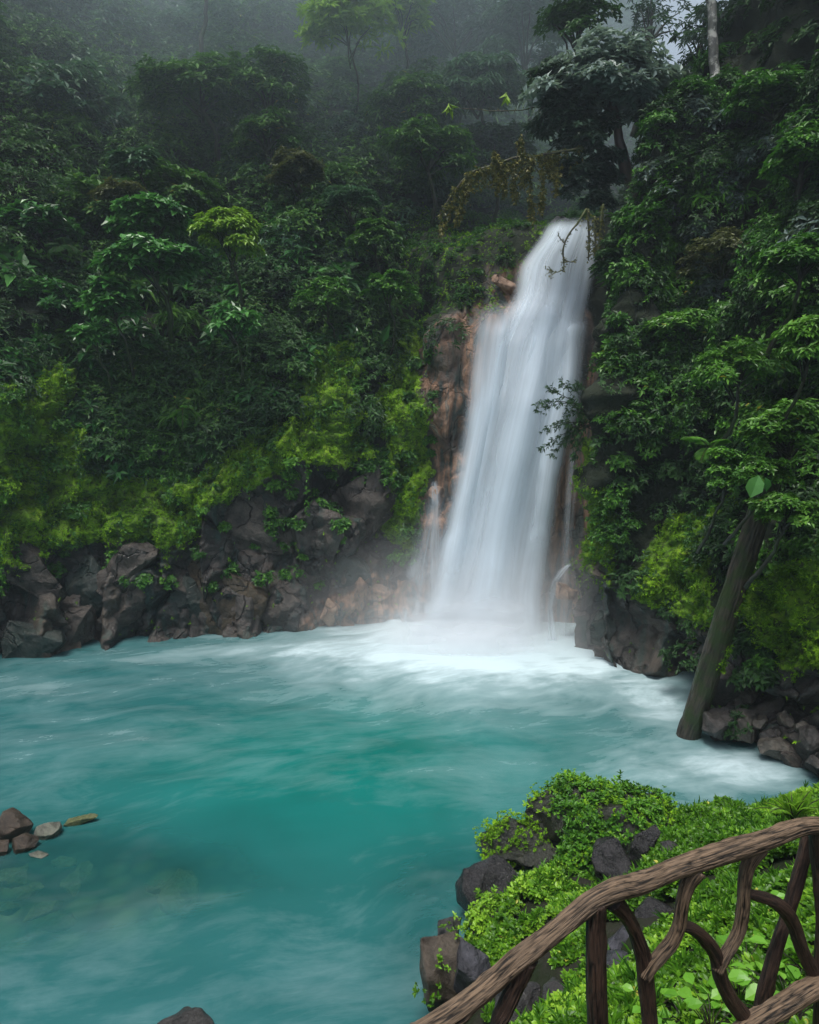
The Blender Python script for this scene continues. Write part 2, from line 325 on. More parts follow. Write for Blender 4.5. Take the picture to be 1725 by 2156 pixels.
def build_terrain():
    B = np.array([c[0] for c in cols]); D = nrm(np.array([c[1] for c in cols], float)); K = np.array([c[2] for c in cols], float)
    s = np.concatenate([[0], np.cumsum(np.linalg.norm(np.diff(B, axis=0), axis=1))])
    nu = 760; dens = np.interp(s, s, [1]*len(s)); 
    su = np.linspace(0, s[-1], nu)
    # denser where it is in view
    wgt = np.where((su > s[2]) & (su < s[19]), 1.0, .3); cw = np.cumsum(wgt); cw = (cw-cw[0])/(cw[-1]-cw[0])
    u = np.interp(np.linspace(0, 1, nu), cw, su)
    def it(a): return np.interp(u, s, a)
    b = np.stack([it(B[:, 0]), it(B[:, 1])], 1); d = np.stack([it(D[:, 0]), it(D[:, 1])], 1)
    L = K.shape[1]; k = np.stack([[it(K[:, l, 0]), it(K[:, l, 1])] for l in range(L)]).transpose(2, 0, 1)
    w = np.exp(-np.linspace(-2, 2, 9)**2); w /= w.sum()
    def sm(a):
        ap = np.concatenate([np.repeat(a[:1], 4, 0), a, np.repeat(a[-1:], 4, 0)])
        return sum(ap[i:i+len(a)]*w[i] for i in range(9))
    b, d, k = sm(b), nrm(sm(d)), sm(k)
    nv = 330
    lv = np.concatenate([np.linspace(0, 1, 12, endpoint=False), 1+np.linspace(0, 1, 210)**1.0*4, 5+np.linspace(0, 1, nv-222+1)[1:]*4])[:nv]
    nv = len(lv); i0 = np.clip(np.floor(lv).astype(int), 0, L-2); ft = lv-i0
    # smooth profile by catmull-rom
    kp = np.concatenate([2*k[:, :1]-k[:, 1:2], k, 2*k[:, -1:]-k[:, -2:-1]], 1)
    a, bb, c, e = kp[:, i0], kp[:, i0+1], kp[:, i0+2], kp[:, i0+3]; t = ft[None, :, None]
    q = .5*((2*bb)+(-a+c)*t+(2*a-5*bb+4*c-e)*t*t+(-a+3*bb-3*c+e)*t**3)
    p = np.stack([b[:, None, 0]+d[:, None, 0]*q[..., 0], b[:, None, 1]+d[:, None, 1]*q[..., 0], q[..., 1]], -1)
    # push outwards: normal of the smooth sheet
    n = nrm(np.cross(np.gradient(p, axis=1), np.gradient(p, axis=0)))
    px, py, dep = proj(p)
    j1 = fbm(p, .45, 4, 31)*26; j2 = fbm(p, .45, 4, 47)*26
    x, y = px+j1, py+j2
    z = p[..., 2]
    rock = inpoly(x, y, [(-700, 1600), (-700, 1180), (0, 1180), (120, 1135), (330, 1160), (400, 1150), (440, 1060), (520, 1010), (600, 985), (720, 965), (800, 985), (830, 1080), (850, 1190), (905, 1150), (905, 1600)])
    rock |= inpoly(x, y, [(1225, 1200), (1300, 1180), (1330, 1260), (1440, 1330), (1540, 1340), (1620, 1420), (2100, 1450), (2100, 1800), (1225, 1600)])
    moss = inpoly(x, y, [(-700, 1200), (-700, 870), (0, 880), (80, 790), (150, 800), (180, 920), (230, 990), (380, 1010), (470, 930), (540, 890), (640, 880), (680, 730), (740, 725), (750, 860), (780, 960), (720, 970), (620, 985), (520, 1015), (450, 1060), (400, 1160), (370, 1230), (330, 1160), (120, 1140), (0, 1190)])
    moss |= inpoly(x, y, [(800, 900), (850, 640), (905, 640), (900, 1080), (850, 1180), (800, 1080)])
    moss |= inpoly(x, y, [(1222, 930), (1258, 940), (1275, 1100), (1290, 1250), (1228, 1230)])
    moss |= inpoly(x, y, [(1400, 1080), (1540, 1040), (1560, 1200), (1540, 1330), (1440, 1330), (1330, 1240)]) | inpoly(x, y, [(1560, 1230), (1900, 1150), (1900, 1420), (1640, 1430)])
    slope = inpoly(x, y, [(820, 520), (900, 450), (1180, 420), (1230, 450), (1090, 620), (990, 690), (890, 660), (820, 620)])
    orange = inpoly(x, y, [(895, 720), (1000, 640), (1010, 560), (1120, 520), (1180, 600), (1260, 700), (1240, 1380), (860, 1400), (640, 1345), (720, 1230), (880, 1190), (905, 1000)])
    inall = (z > -3) & (dep > 12)
    orange |= inpoly(x, y, [(1150, 900), (1236, 900), (1240, 1330), (1150, 1330)])
    orange &= (p[..., 1] > 22.6) & (z < 16); moss &= z < 16; rock &= z < 9
    rock |= (z < 2.0)
    def blur(mk):
        m = mk.astype(float)
        for _ in range(3):
            m[1:-1] = (m[:-2]+2*m[1:-1]+m[2:])/4; m[:, 1:-1] = (m[:, :-2]+2*m[:, 1:-1]+m[:, 2:])/4
        return m
    f_rock, f_moss, f_or, f_sl = blur(rock), blur(moss), blur(orange), blur(slope)
    soil = np.clip(1-np.clip(f_rock+f_or, 0, 1), 0, 1)
    # displacement
    big = fbm(p, .22, 3, 3)*1.1*sstep(3, 12, z)*(1-f_sl*.6)
    med = fbm(p, .8, 4, 8)*.42
    alc = sstep(3.0, .5, np.abs(p[..., 0]-5.2)-1.6)*(p[..., 1] > 25)*(z < 18)
    disp = big*(1-alc)+med*(1-.75*alc)
    low = (z < 18) & (p[..., 0] > -30)
    pl = p[low]*np.array([1, 1, .62])
    fac = np.zeros(len(pl)); crack = np.zeros(len(pl))
    for (ns, amp, cw_, sd) in ((150, .85, .1, 1), (1300, .26, .05, 2)):
        rg = np.random.default_rng(sd); c = pl[rg.choice(len(pl), ns)]+rg.normal(0, .3, (ns, 3)); g = rg.normal(0, .42, (ns, 3)); of = rg.uniform(-.6, .6, ns)
        plj = pl+np.stack([vnoise(pl*1.1, 60+k) for k in range(3)], 1)*.25
        for a0 in range(0, len(pl), 20000):
            qq = plj[a0:a0+20000]; dd = ((qq[:, None]-c[None])**2).sum(-1)
            i1 = dd.argmin(1); r = np.arange(len(qq)); d1 = np.sqrt(dd[r, i1]); dd[r, i1] = 1e9; d2 = np.sqrt(dd.min(1))
            fac[a0:a0+20000] += amp*(of[i1]+np.clip(((qq-c[i1])*g[i1]).sum(1), -1, 1))*sstep(0, cw_*2.2, d2-d1)
            crack[a0:a0+20000] += -amp*.55*(1-sstep(0, cw_*1.6, d2-d1))
    ff = np.zeros(z.shape); ff[low] = fac+crack
    disp = disp+ff*np.clip(.25+f_rock+.55*f_moss+.3*f_sl, 0, 1)*(1-.75*alc)
    lump = (1-np.abs(fbm(p, 1.6, 3, 77)))*.45; disp = disp+f_moss*(1-alc)*(lump+np.clip(fbm(p, .7, 2, 5), 0, 1)*.5*(p[..., 0] < 4)+.22*fbm(p, 3.2, 2, 55))
    disp *= sstep(-2.2, -.6, z)*.9+.1
    p2 = p-n*0 + n*disp[..., None]*SGN
    f_moss = np.maximum(f_moss, f_sl*.3); f_or = f_or*(.25+.75*sstep(-.55, -.1, fbm(p, 1.1, 3, 88)))
    return p2, n*SGN, f_rock, f_moss*(1-f_rock*.5), f_or, f_sl, soil, nu, nv
SGN = -1
T_p, T_n, T_rock, T_moss, T_or, T_sl, T_soil, NU, NV = build_terrain()
tf = gridfaces(NU, NV)
cliff = mesh_obj('cliff', T_p, tf, M_TERR, attrs={'moss': T_moss.ravel(), 'orange': T_or.ravel(), 'soil': T_soil.ravel()})
tag(cliff, 'rocky cliff and steep jungle hillside around the pool', kind='structure')
_sx, _sy, _sd = proj(T_p.reshape(-1, 3))
def snap(px, py, back=0.0):          # point of the cliff surface seen in that direction
    k = np.where((np.abs(_sx-px) < 14) & (np.abs(_sy-py) < 14) & (_sd > 10))[0]
    if len(k) == 0: return None
    i = k[_sd[k].argmin()]; d = ray(px, py); Y = T_p.reshape(-1, 3)[i, 1]; return P(px, py, Y+back)
# ------------------------------------------------------------------ RIVERBED, POOL
def pool_mats():
    m, nt, out = newmat('pool_water'); n = N(nt); p = n.pos()
    sep = n.new('ShaderNodeSeparateXYZ'); nt.links.new(p, sep.inputs[0])
    dx = n.math('SUBTRACT', sep.outputs[0], 3.6); dy = n.math('SUBTRACT', sep.outputs[1], 25.0)
    rad = n.math('SQRT', n.math('ADD', n.math('MULTIPLY', dx, dx), n.math('MULTIPLY', dy, dy)))
    # swirl: coordinates turned round the plunge point, stretched across
    w1 = n.new('ShaderNodeTexNoise'); w1.inputs['Scale'].default_value = .16; w1.inputs['Detail'].default_value = 2; nt.links.new(p, w1.inputs['Vector'])
    off = n.new('ShaderNodeVectorMath', operation='SCALE'); nt.links.new(w1.outputs['Color'], off.inputs[0]); off.inputs['Scale'].default_value = 3.2
    pw = n.new('ShaderNodeVectorMath', operation='ADD'); nt.links.new(p, pw.inputs[0]); nt.links.new(off.outputs[0], pw.inputs[1])
    mp = n.new('ShaderNodeMapping'); nt.links.new(pw.outputs[0], mp.inputs[0]); mp.inputs['Rotation'].default_value = (0, 0, -.3)
    st = n.vmul(mp.outputs[0], (.4, .85, 1)); st2 = n.vmul(mp.outputs[0], (.33, 1.1, 1))
    a = n.noise(1.2, 8, .62, st, .45); b = n.noise(.22, 3, .6, pw.outputs[0], .5); c = n.noise(3.6, 8, .66, st2, .35)
    foam = n.attr('foam')
    pat = n.math('ADD', n.math('MULTIPLY', a, .5), n.math('ADD', n.math('MULTIPLY', b, .28), n.math('MULTIPLY', c, .28)))
    f = n.math('ADD', foam, n.math('MULTIPLY', n.math('SUBTRACT', pat, .54), 1.75))
    f = n.ramp(f, [(0, 0), (.3, .09), (.65, .34), (1.0, .9)])
    teal = n.ramp(b, [(.3, (.002, .115, .096)), (.5, (.004, .15, .13)), (.7, (.012, .185, .165))])
    teal = n.mix(n.attr('greyer'), teal, (.022, .115, .12))
    col = n.mix(f, teal, (.62, .76, .8))
    h = n.math('ADD', n.noise(.5, 3, .5, st), n.math('MULTIPLY', c, .25))
    bs = n.bsdf(col, n.mix(f, (.22, .22, .22), (.7, .7, .7)), .4, n.bump(h, .2, .2))
    tr = n.new('ShaderNodeBsdfTransparent'); tr.inputs[0].default_value = (.6, .8, .66, 1)
    mx = n.new('ShaderNodeMixShader'); n.put(mx.inputs[0], n.math('SUBTRACT', n.math('MULTIPLY', n.attr('clear'), n.math('ADD', .55, n.math('MULTIPLY', a, .9))), n.math('MULTIPLY', f, .5), clamp=True))
    nt.links.new(bs, mx.inputs[1]); nt.links.new(tr.outputs[0], mx.inputs[2]); nt.links.new(mx.outputs[0], out.inputs[0])
    m2, nt, out = newmat('riverbed_gravel'); n = N(nt); p = n.pos()
    v = n.new('ShaderNodeTexVoronoi'); v.inputs['Scale'].default_value = 1.6; nt.links.new(p, v.inputs['Vector'])
    c = n.mix(n.noise(1.2, 5, .6, p), (.1, .15, .08), (.3, .34, .17)); c = n.mix(n.ramp(v.outputs['Distance'], [(.3, 0), (.6, 1)]), c, (.06, .1, .07))
    nt.links.new(n.bsdf(c, .8), out.inputs[0])
    return m, m2
M_POOL, M_BED = pool_mats()
xs = np.linspace(-45, 30, 420); ys = np.linspace(-30, 34, 360)
X, Yg = np.meshgrid(xs, ys, indexing='ij'); Z = np.zeros_like(X)
fp = np.stack([X, Yg, Z], -1)
wx, wy, _ = X, Yg, 0
r1 = np.sqrt(((X-3.2)/6.4)**2+((Yg-24.8)/4.5)**2)
foam = .8*np.exp(-r1**2*.9)+.46*np.exp(-(r1/1.8)**2)+.04
def blobf(px, py, sx, sy, a):
    q = W(px, py); return a*np.exp(-((X-q[0])/sx)**2-((Yg-q[1])/sy)**2)
foam += blobf(560, 1372, 5.5, 1.0, .22)+blobf(300, 1390, 3.5, .9, .14)+blobf(60, 1450, 3, 1.2, .3)
foam += blobf(1400, 1490, 1.0, 1.4, .55)+blobf(1540, 1600, 1.6, .8, .6)+blobf(1450, 1640, 2.4, 1.0, .4)+blobf(1330, 1560, 1.6, 1.4, .15)+blobf(1640, 1640, 1., .5, .3)
foam += blobf(250, 1560, 3.2, 1.8, .18)+blobf(1000, 1620, 4, 1.5, .1)+blobf(700, 2100, 3, 1, .14)+blobf(100, 1950, 2, 1, .05)
foam += blobf(800, 1990, 2, 1.2, .08)-blobf(950, 1540, 5, 1.6, .12)-blobf(620, 1720, 2.5, 1.2, .25)-blobf(500, 1820, 2, .8, .2)-.02
grey = 1-np.exp(-((X+1.0)/6.5)**2-((Yg-15.5)/4.8)**2); grey = np.clip(grey*1.1, 0, .95)
clear = blobf(60, 1850, 3.2, 1.6, 1.1)+blobf(950, 1830, 1.2, .9, .55)+blobf(1722, 1640, 1.0, .5, .6)+blobf(900, 2000, .7, 1.2, .5)+blobf(250, 1850, 2, .9, .5)
# small real swell
Z = fbm(fp*np.array([.7, 1.3, 1]), .8, 3, 21)*.035+.1*np.exp(-r1**2*1.6)
pool = mesh_obj('water', np.stack([X, Yg, Z], -1), gridfaces(len(xs), len(ys)), M_POOL, attrs={'foam': foam.ravel(), 'greyer': grey.ravel(), 'clear': np.clip(clear*.6, 0, .55).ravel()})
tag(pool, 'milky turquoise river pool', kind='structure')
g = np.linspace(-160, 160, 161); GX, GY = np.meshgrid(g, g, indexing='ij')
bed = mesh_obj('riverbed', np.stack([GX, GY, -1.3+fbm(np.stack([GX, GY, GX*0], -1), .3, 3)*.2], -1), gridfaces(161, 161), M_BED); tag(bed, kind='structure')
# ------------------------------------------------------------------ BANK (foreground ground)
bp = [tuple(P(*a)) for a in [(900, 2150, 8.3), (1000, 2060, 8.6), (1250, 2100, 6.3), (1500, 2150, 4.2), (1700, 2150, 3.6), (1700, 1950, 5.2), (1500, 1950, 6.6), (1100, 1950, 9.0), (1350, 1850, 9.6), (1500, 1800, 9.3), (1650, 1770, 9.0), (1725, 1700, 10.4), (1450, 1735, 11.6), (1570, 1725, 11.3), (1250, 1830, 10.8), (1180, 2010, 7.7)]]
for q in [(1000, 1830), (965, 1900), (900, 2010), (870, 2130)]:
    w_ = W(*q); bp.append((w_[0], w_[1], -.12))
bp += [(0, 2.4, 4.6), (1.5, 2.4, 5.0), (-2, 2.4, 3.2), (4, 2.5, 5.5), (0, 0, 6.3), (3, 0, 6.5), (-4, 0, 4.5), (-3, 5, -.6), (-1, 6.5, -.8), (-6, 4, -1.2), (7, 4, 6), (8, 8, 4), (11, 10, 4), (10, 13, 1), (8, 13.6, -.4), (5.5, 13.3, -.9), (2.5, 13.3, -1), (0, 11.5, -1), (-2, 9, -1.3), (0.3, 4.2, 3.3), (14, 8, 7), (0, -6, 7.2), (8, -6, 8), (-8, -4, 5), (-10, 4, -1.5), (0, -14, 12), (14, -14, 12), (-14, -14, 10), (1.2, 3.2, 4.4), (5, 14.8, -1.3), (2.2, 3.4, 4.6)]
bp = np.array(bp)
def _phi(r): return np.where(r > 1e-9, r*r*np.log(np.maximum(r, 1e-9)), 0)
nb = len(bp); A_ = np.zeros((nb+3, nb+3)); dd = np.linalg.norm(bp[:, None, :2]-bp[None, :, :2], axis=-1)
A_[:nb, :nb] = _phi(dd)+np.eye(nb)*.02; A_[:nb, nb] = 1; A_[:nb, nb+1:] = bp[:, :2]; A_[nb:, :nb] = A_[:nb, nb:].T
cf = np.linalg.solve(A_, np.concatenate([bp[:, 2], [0, 0, 0]]))
def bankz(x, y, rough=True):
    x = np.asarray(x, float); y = np.asarray(y, float)
    r = np.sqrt((x[..., None]-bp[:, 0])**2+(y[..., None]-bp[:, 1])**2)
    z = (_phi(r)*cf[:nb]).sum(-1)+cf[nb]+cf[nb+1]*x+cf[nb+2]*y
    if rough:
        q = np.stack([x, y, x*0], -1); z = z+fbm(q, .9, 4, 91)*.16
    return z
bx = np.linspace(-16, 18, 300); by = np.linspace(-16, 15.5, 300); BX, BY = np.meshgrid(bx, by, indexing='ij')
m_bank, nt, out = newmat('bank_soil'); n = N(nt); p = n.pos()
c = n.mix(n.ramp(n.noise(1.5, 6, .7, p), [(.4, 0), (.6, 1)]), (.012, .02, .006), (.025, .024, .018))
nt.links.new(n.bsdf(c, .9, .2, n.bump(n.noise(8, 5, .7, p), .8, .06)), out.inputs[0])
bz = bankz(BX, BY); keep = (bz > -1.6).ravel()
bf = gridfaces(300, 300); bf = bf[keep[bf].all(1)]
bank = mesh_obj('ground', np.stack([BX, BY, bz], -1), bf, m_bank); tag(bank, 'sloping river bank', kind='structure')
# ------------------------------------------------------------------ WATERFALL
def fall_mat(name, sx, lo, hi, col=(.82, .92, 1)):
    m, nt, out = newmat(name); n = N(nt); uv = n.new('ShaderNodeUVMap').outputs[0]
    a = n.noise(1, 3, .55, n.vmul(uv, (sx, .3, 1))); b = n.noise(1, 4, .6, n.vmul(uv, (sx*3, .4, 1)))
    s = n.math('ADD', n.math('MULTIPLY', a, .96), n.math('MULTIPLY', b, .04))
    s = n.ramp(s, [(.3, lo), (.68, hi)])
    al = n.math('MULTIPLY', n.attr('dens'), s, clamp=True)
    d = n.new('ShaderNodeBsdfDiffuse'); n.put(d.inputs[0], col)
    tl = n.new('ShaderNodeBsdfTranslucent'); n.put(tl.inputs[0], col)
    mx = n.new('ShaderNodeMixShader'); mx.inputs[0].default_value = .35; nt.links.new(d.outputs[0], mx.inputs[1]); nt.links.new(tl.outputs[0], mx.inputs[2])
    tr = n.new('ShaderNodeBsdfTransparent'); m2 = n.new('ShaderNodeMixShader'); nt.links.new(al, m2.inputs[0])
    nt.links.new(tr.outputs[0], m2.inputs[1]); nt.links.new(mx.outputs[0], m2.inputs[2]); nt.links.new(m2.outputs[0], out.inputs[0]); return m
M_F1 = fall_mat('falling_water_body', 4.5, .6, 1.2); M_F2 = fall_mat('falling_water_veil', 5, 0, .85); M_F3 = fall_mat('thin_trickle_water', 5, .3, .9)
FALL = empty('waterfall', (3.4, 25.6, 0), 'tall silky white waterfall plunging from a rock lip into the turquoise pool', 'waterfall')
def sheet(name, rows, mat, bulge=.35, dens=1.0, edge=.16, top=.03, bot=.02, amp=.1, seed=0, ns=90):
    rows = np.array(rows, float); t = np.linspace(0, 1, 170); tt = (rows[:, 0]-rows[0, 0])/(rows[-1, 0]-rows[0, 0])
    k = np.array([.25, .5, .25])
    def it(c):
        v = np.interp(t, tt, rows[:, c]); 
        for _ in range(10): v[1:-1] = (v[:-2]+2*v[1:-1]+v[2:])/4
        return v
    py, l, r, Y = it(0), it(1), it(2), it(3); s = np.linspace(0, 1, ns)
    V = np.zeros((170, ns, 3))
    for i in range(170):
        a = P(l[i], py[i], Y[i]); b = P(r[i], py[i], Y[i]); V[i] = a+(b-a)*s[:, None]
    SS, TT = np.meshgrid(s, t)
    q = np.stack([SS*8, TT*3, SS*0+seed], -1)
    V[..., 1] += -bulge*np.sin(np.pi*SS)+amp*vnoise(q*np.array([.5, .5, 1]), seed)
    V[..., 2] = np.maximum(V[..., 2], .02)
    en = edge*(1+.5*vnoise(np.stack([TT*9, SS*0, SS*0], -1), seed+5)*1.0)
    D = dens*sstep(0, 1, SS/en)*sstep(0, 1, (1-SS)/en)*sstep(0, top, TT)*sstep(0, bot, 1-TT)
    o = mesh_obj(name, V-np.array(FALL.location), gridfaces(170, ns), mat, FALL, attrs={'dens': D.ravel()}, uv=np.stack([SS+seed, TT*4], -1).reshape(-1, 2))
    return o
main = [(462, 1150, 1272, 30.3), (500, 1132, 1268, 29.6), (560, 1085, 1260, 28.8), (620, 1076, 1250, 28.0), (660, 1050, 1244, 27.0), (720, 1015, 1240, 26.4), (850, 985, 1230, 26.1), (1000, 955, 1190, 26), (1150, 925, 1165, 25.9), (1260, 892, 1152, 25.8), (1330, 865, 1155, 25.7), (1385, 850, 1175, 25.6)]
sheet('water_curtain', main, M_F1, seed=1, edge=.2)
sheet('water_veil', [(a, b+6, c-8, d-.35) for a, b, c, d in main], M_F2, seed=4, edge=.25)
sheet('water_veil', [(560, 1125, 1215, 28.4), (660, 1095, 1205, 26.5), (850, 1050, 1165, 25.6), (1100, 985, 1115, 25.4), (1385, 930, 1085, 25.2)], M_F1, seed=7, dens=.9, edge=.45, top=.2, bulge=.5)
sheet('side_plume', [(632, 1030, 1110, 27.3), (650, 1002, 1100, 26.9), (700, 990, 1090, 26.4), (850, 975, 1065, 26.0), (1050, 935, 1020, 25.8), (1300, 880, 980, 25.6)], M_F1, seed=11, dens=.8, edge=.6, top=.12, bot=.3, bulge=.5)
sheet('side_plume', [(665, 1165, 1245, 27.2), (690, 1150, 1243, 26.5), (800, 1150, 1230, 25.9), (950, 1120, 1195, 25.7), (1200, 1090, 1155, 25.5)], M_F1, seed=15, dens=.8, edge=.45, top=.06, bot=.3, bulge=.45)
sheet('water_veil', [(980, 885, 975, 26.2), (1100, 870, 960, 26.0), (1250, 840, 930, 25.8), (1380, 800, 960, 25.5)], M_F2, seed=21, dens=.55, edge=.5, top=.4, bulge=.3)
sheet('trickle', [(940, 1195, 1222, 25.9), (1100, 1180, 1212, 25.6), (1250, 1170, 1205, 25.4), (1385, 1165, 1215, 25.2)], M_F3, seed=25, dens=.42, edge=.5, bulge=.1, ns=30)
sheet('trickle', [(1185, 1196, 1208, 24.9), (1200, 1172, 1200, 24.8), (1225, 1157, 1180, 24.7), (1280, 1148, 1166, 24.7), (1385, 1150, 1185, 24.7)], M_F3, seed=27, dens=.75, edge=.5, bulge=.1, ns=30)
sheet('trickle', [(1010, 905, 925, 26.6), (1060, 905, 930, 26.4), (1180, 900, 935, 26.3), (1300, 890, 945, 26.2)], M_F3, seed=31, dens=.5, edge=.5, bulge=.1, ns=30)
#sheet('trickle', [(1212, 888, 905, 26.0), (1240, 876, 905, 25.9), (1300, 860, 905, 25.8)], M_F3, seed=33, dens=.6, edge=.5, bulge=.1, ns=30)
# splash fans and soft spray at the foot
M_SP = fall_mat('splash_water', 4, .45, 1.1, (.86, .91, .96))
for k_, (rows, dn) in enumerate([([(1170, 905, 1150, 25.5), (1260, 870, 1170, 25.3), (1330, 800, 1190, 25.0), (1400, 700, 1240, 24.6)], .75),
    ([(1230, 890, 1150, 25.1), (1300, 840, 1180, 24.7), (1365, 760, 1210, 24.2), (1425, 690, 1260, 23.4)], .85),
    ([(1290, 880, 1140, 24.5), (1350, 830, 1180, 23.8), (1405, 780, 1230, 22.9), (1450, 720, 1290, 22.0)], .8)]):
    sheet('splash_fan', rows, M_SP, dens=dn, edge=.55, top=.75, bot=.4, bulge=.5, amp=.3, seed=41+k_*3)
M_SV = fall_mat('spray_veil_water', 2.5, .5, 1.0, (.9, .94, .98))  # soft spray sheets; their white also stands in for light scattered in mist
for k_, (rows, dn) in enumerate([([(1130, 860, 1160, 25.4), (1230, 800, 1190, 25.2), (1330, 740, 1220, 24.9), (1420, 690, 1260, 24.0)], .6),
    ([(1200, 840, 1150, 24.7), (1290, 780, 1190, 24.3), (1370, 700, 1230, 23.7), (1450, 640, 1280, 22.8)], .6),
    ([(1060, 880, 1150, 25.7), (1180, 850, 1170, 25.6), (1300, 800, 1190, 25.4), (1400, 760, 1210, 25.2)], .5)]):
    sheet('spray_veil', rows, M_SV, dens=dn, edge=.6, top=.8, bot=.3, bulge=.6, amp=.3, seed=71+k_*3)
m_s, nt, out = newmat('spray_mist'); n = N(nt); v = nt.nodes.new('ShaderNodeVolumePrincipled'); v.inputs['Color'].default_value = (.98, .985, 1, 1)
nt.links.new(v.outputs[0], out.inputs['Volume'])
tc = n.new('ShaderNodeTexCoord').outputs['Object']; ln = n.new('ShaderNodeVectorMath', operation='LENGTH'); nt.links.new(tc, ln.inputs[0])
f_ = n.math('SUBTRACT', 1, ln.outputs['Value'], clamp=True); f_ = n.math('MULTIPLY', n.math('POWER', f_, 1.5), MIST)
nt.links.new(f_, v.inputs['Density'])
bm = bmesh.new(); bmesh.ops.create_icosphere(bm, subdivisions=4, radius=1.0); me = bpy.data.meshes.new('spray_mist'); bm.to_mesh(me); bm.free(); me.materials.append(m_s)
o = bpy.data.objects.new('spray_mist', me); COL.objects.link(o); o.location = (2.6, 24.4, .2); o.scale = (8.5, 4.2, 5.2); tag(o, kind='stuff')

# ------------------------------------------------------------------ FOREST CLUMPS ON THE HILLSIDE
fa = T_p.reshape(-1, 3); nn_ = T_n.reshape(-1, 3)
def terr_samples(count, weightfn, rng):
    q = tf; c = fa[q].mean(1); a = np.linalg.norm(np.cross(fa[q[:, 2]]-fa[q[:, 0]], fa[q[:, 3]]-fa[q[:, 1]]), axis=1)*.5
    nrm_ = nn_[q[:, 0]]; x, y, dep = proj(c)
    vis = (x > -380) & (x < 2100) & (y > -330) & (y < 1700) & (c[:, 2] > .2) & (dep > 10)
    w = a*vis*weightfn(c, x, y, dep, T_rock.ravel()[q[:, 0]], T_moss.ravel()[q[:, 0]], T_or.ravel()[q[:, 0]], T_sl.ravel()[q[:, 0]])
    w /= w.sum(); i = rng.choice(len(q), count, p=w)
    return c[i]+rng.normal(0, .08, (count, 3)), nrm_[i], dep[i], x[i], y[i]
gz = [(1150, 430), (1290, 420), (1275, 700), (1250, 960), (1230, 1420), (850, 1420), (900, 1000), (985, 760), (990, 640), (1080, 560), (1150, 470)]
def clumps(name, label, count, wfn, R, nt_, nl, L, wr, mat, seed, spread=(.8, 1.5), droop=.3, flat=.75, near=False, tintb=.45):
    rng = np.random.default_rng(seed); c, nv_, dep, x, y = terr_samples(count, wfn, rng)
    rad = rng.uniform(R[0], R[1], count)*(dep/28)**.45
    bias = fbm(c, .35, 2, seed)*.22+rng.normal(0, .1, count)+tintb
    k = count; m = nt_
    up = np.array([0, 0, 1.]); ax0 = nrm(nv_*.75+up*.75)
    d = rng.normal(0, 1, (k, m, 3)); d = nrm(d); dot = (d*ax0[:, None]).sum(-1, keepdims=True); d = np.where(dot < -.15, d-2*dot*ax0[:, None], d)
    rr = rad[:, None, None]*rng.uniform(.55, 1.0, (k, m, 1))**.6
    wob = 1+.35*vnoise(d*2.2+c[:, None]*3, seed)[..., None]
    tips = c[:, None]+d*rr*wob*np.array([1, 1, flat])
    ax = nrm(d*.7+up*.6+nv_[:, None]*.3)
    tint = bias[:, None]+rng.normal(0, .08, (k, m))
    tips = tips.reshape(-1, 3); ax = ax.reshape(-1, 3); tint = tint.ravel()
    px, py, dp = proj(tips); behind = tips[:, 1] > 0
    kill = inpoly(px, py, gz) & (tips[:, 1] < 32.5)
    ok = ~kill; LL = np.repeat(rng.uniform(L[0], L[1], k)*(dep/28)**.5, m)
    o = leaf_obj(name, [rosettes(tips[ok], ax[ok], nl, LL[ok], wr, spread, droop, rng, tint[ok], near)], mat)
    tag(o, label, kind='stuff'); return o
def w_far(c, x, y, dep, ro, mo, orr, sl): return (1-np.clip(ro+mo*1.8+orr+sl*.96, 0, 1))*(x < 1230)*(28/dep)**.9*sstep(1150, 850, y)*(.12+sstep(-.45, .15, fbm(c, .3, 2, 66)))
def w_farpatch(s, sc=.22):
    return lambda c, x, y, dep, ro, mo, orr, sl: w_far(c, x, y, dep, ro, mo, orr, sl)*np.clip(fbm(c, sc, 2, s)*2.2+.2, 0, 1)
def w_right(c, x, y, dep, ro, mo, orr, sl): return (1-np.clip(ro*.9+mo*1.3+orr, 0, 1))*(x >= 1215)*(24/dep)**.7
def w_rp(s): return lambda c, x, y, dep, ro, mo, orr, sl: w_right(c, x, y, dep, ro, mo, orr, sl)*np.clip(fbm(c, .3, 2, s)*2.2+.2, 0, 1)
D = DENS
clumps('forest_undergrowth', 'dark small-leaved undergrowth covering the far hillside', int(1050*D), w_far, (.5, 1.5), 56, 6, (.16, .26), .4, LM['dark'], 101, tintb=.58)
clumps('forest_undergrowth', 'mid-green bushy undergrowth in patches on the far hillside', int(620*D), w_farpatch(5), (.5, 1.4), 58, 6, (.14, .23), .42, LM['forest'], 102, tintb=.55)
clumps('forest_undergrowth', 'bluish-green leafy patches high on the misty hillside', int(260*D), lambda *a: w_farpatch(9)(*a)*(a[2] < 560), (.7, 1.6), 50, 7, (.18, .28), .4, LM['blue'], 103, tintb=.55)
clumps('forest_undergrowth', 'large-leaved dark plants low on the far hillside', int(150*D), lambda *a: w_farpatch(13)(*a)*(a[2] > 450), (.5, 1.1), 26, 7, (.35, .5), .42, LM['broad'], 104, tintb=.3)
clumps('cliff_creepers', 'small-leaved creepers over the cliff just above the moss', int(800*D), lambda c, x, y, dep, ro, mo, orr, sl: (x < 915)*sstep(690, 780, y)*(y < 1240)*np.clip(1-ro*.93-orr, 0, 1)*np.clip(1-mo*1.3, .05, 1)*(dep < 35), (.15, .5), 34, 5, (.1, .19), .55, LM['creeper'], 105)
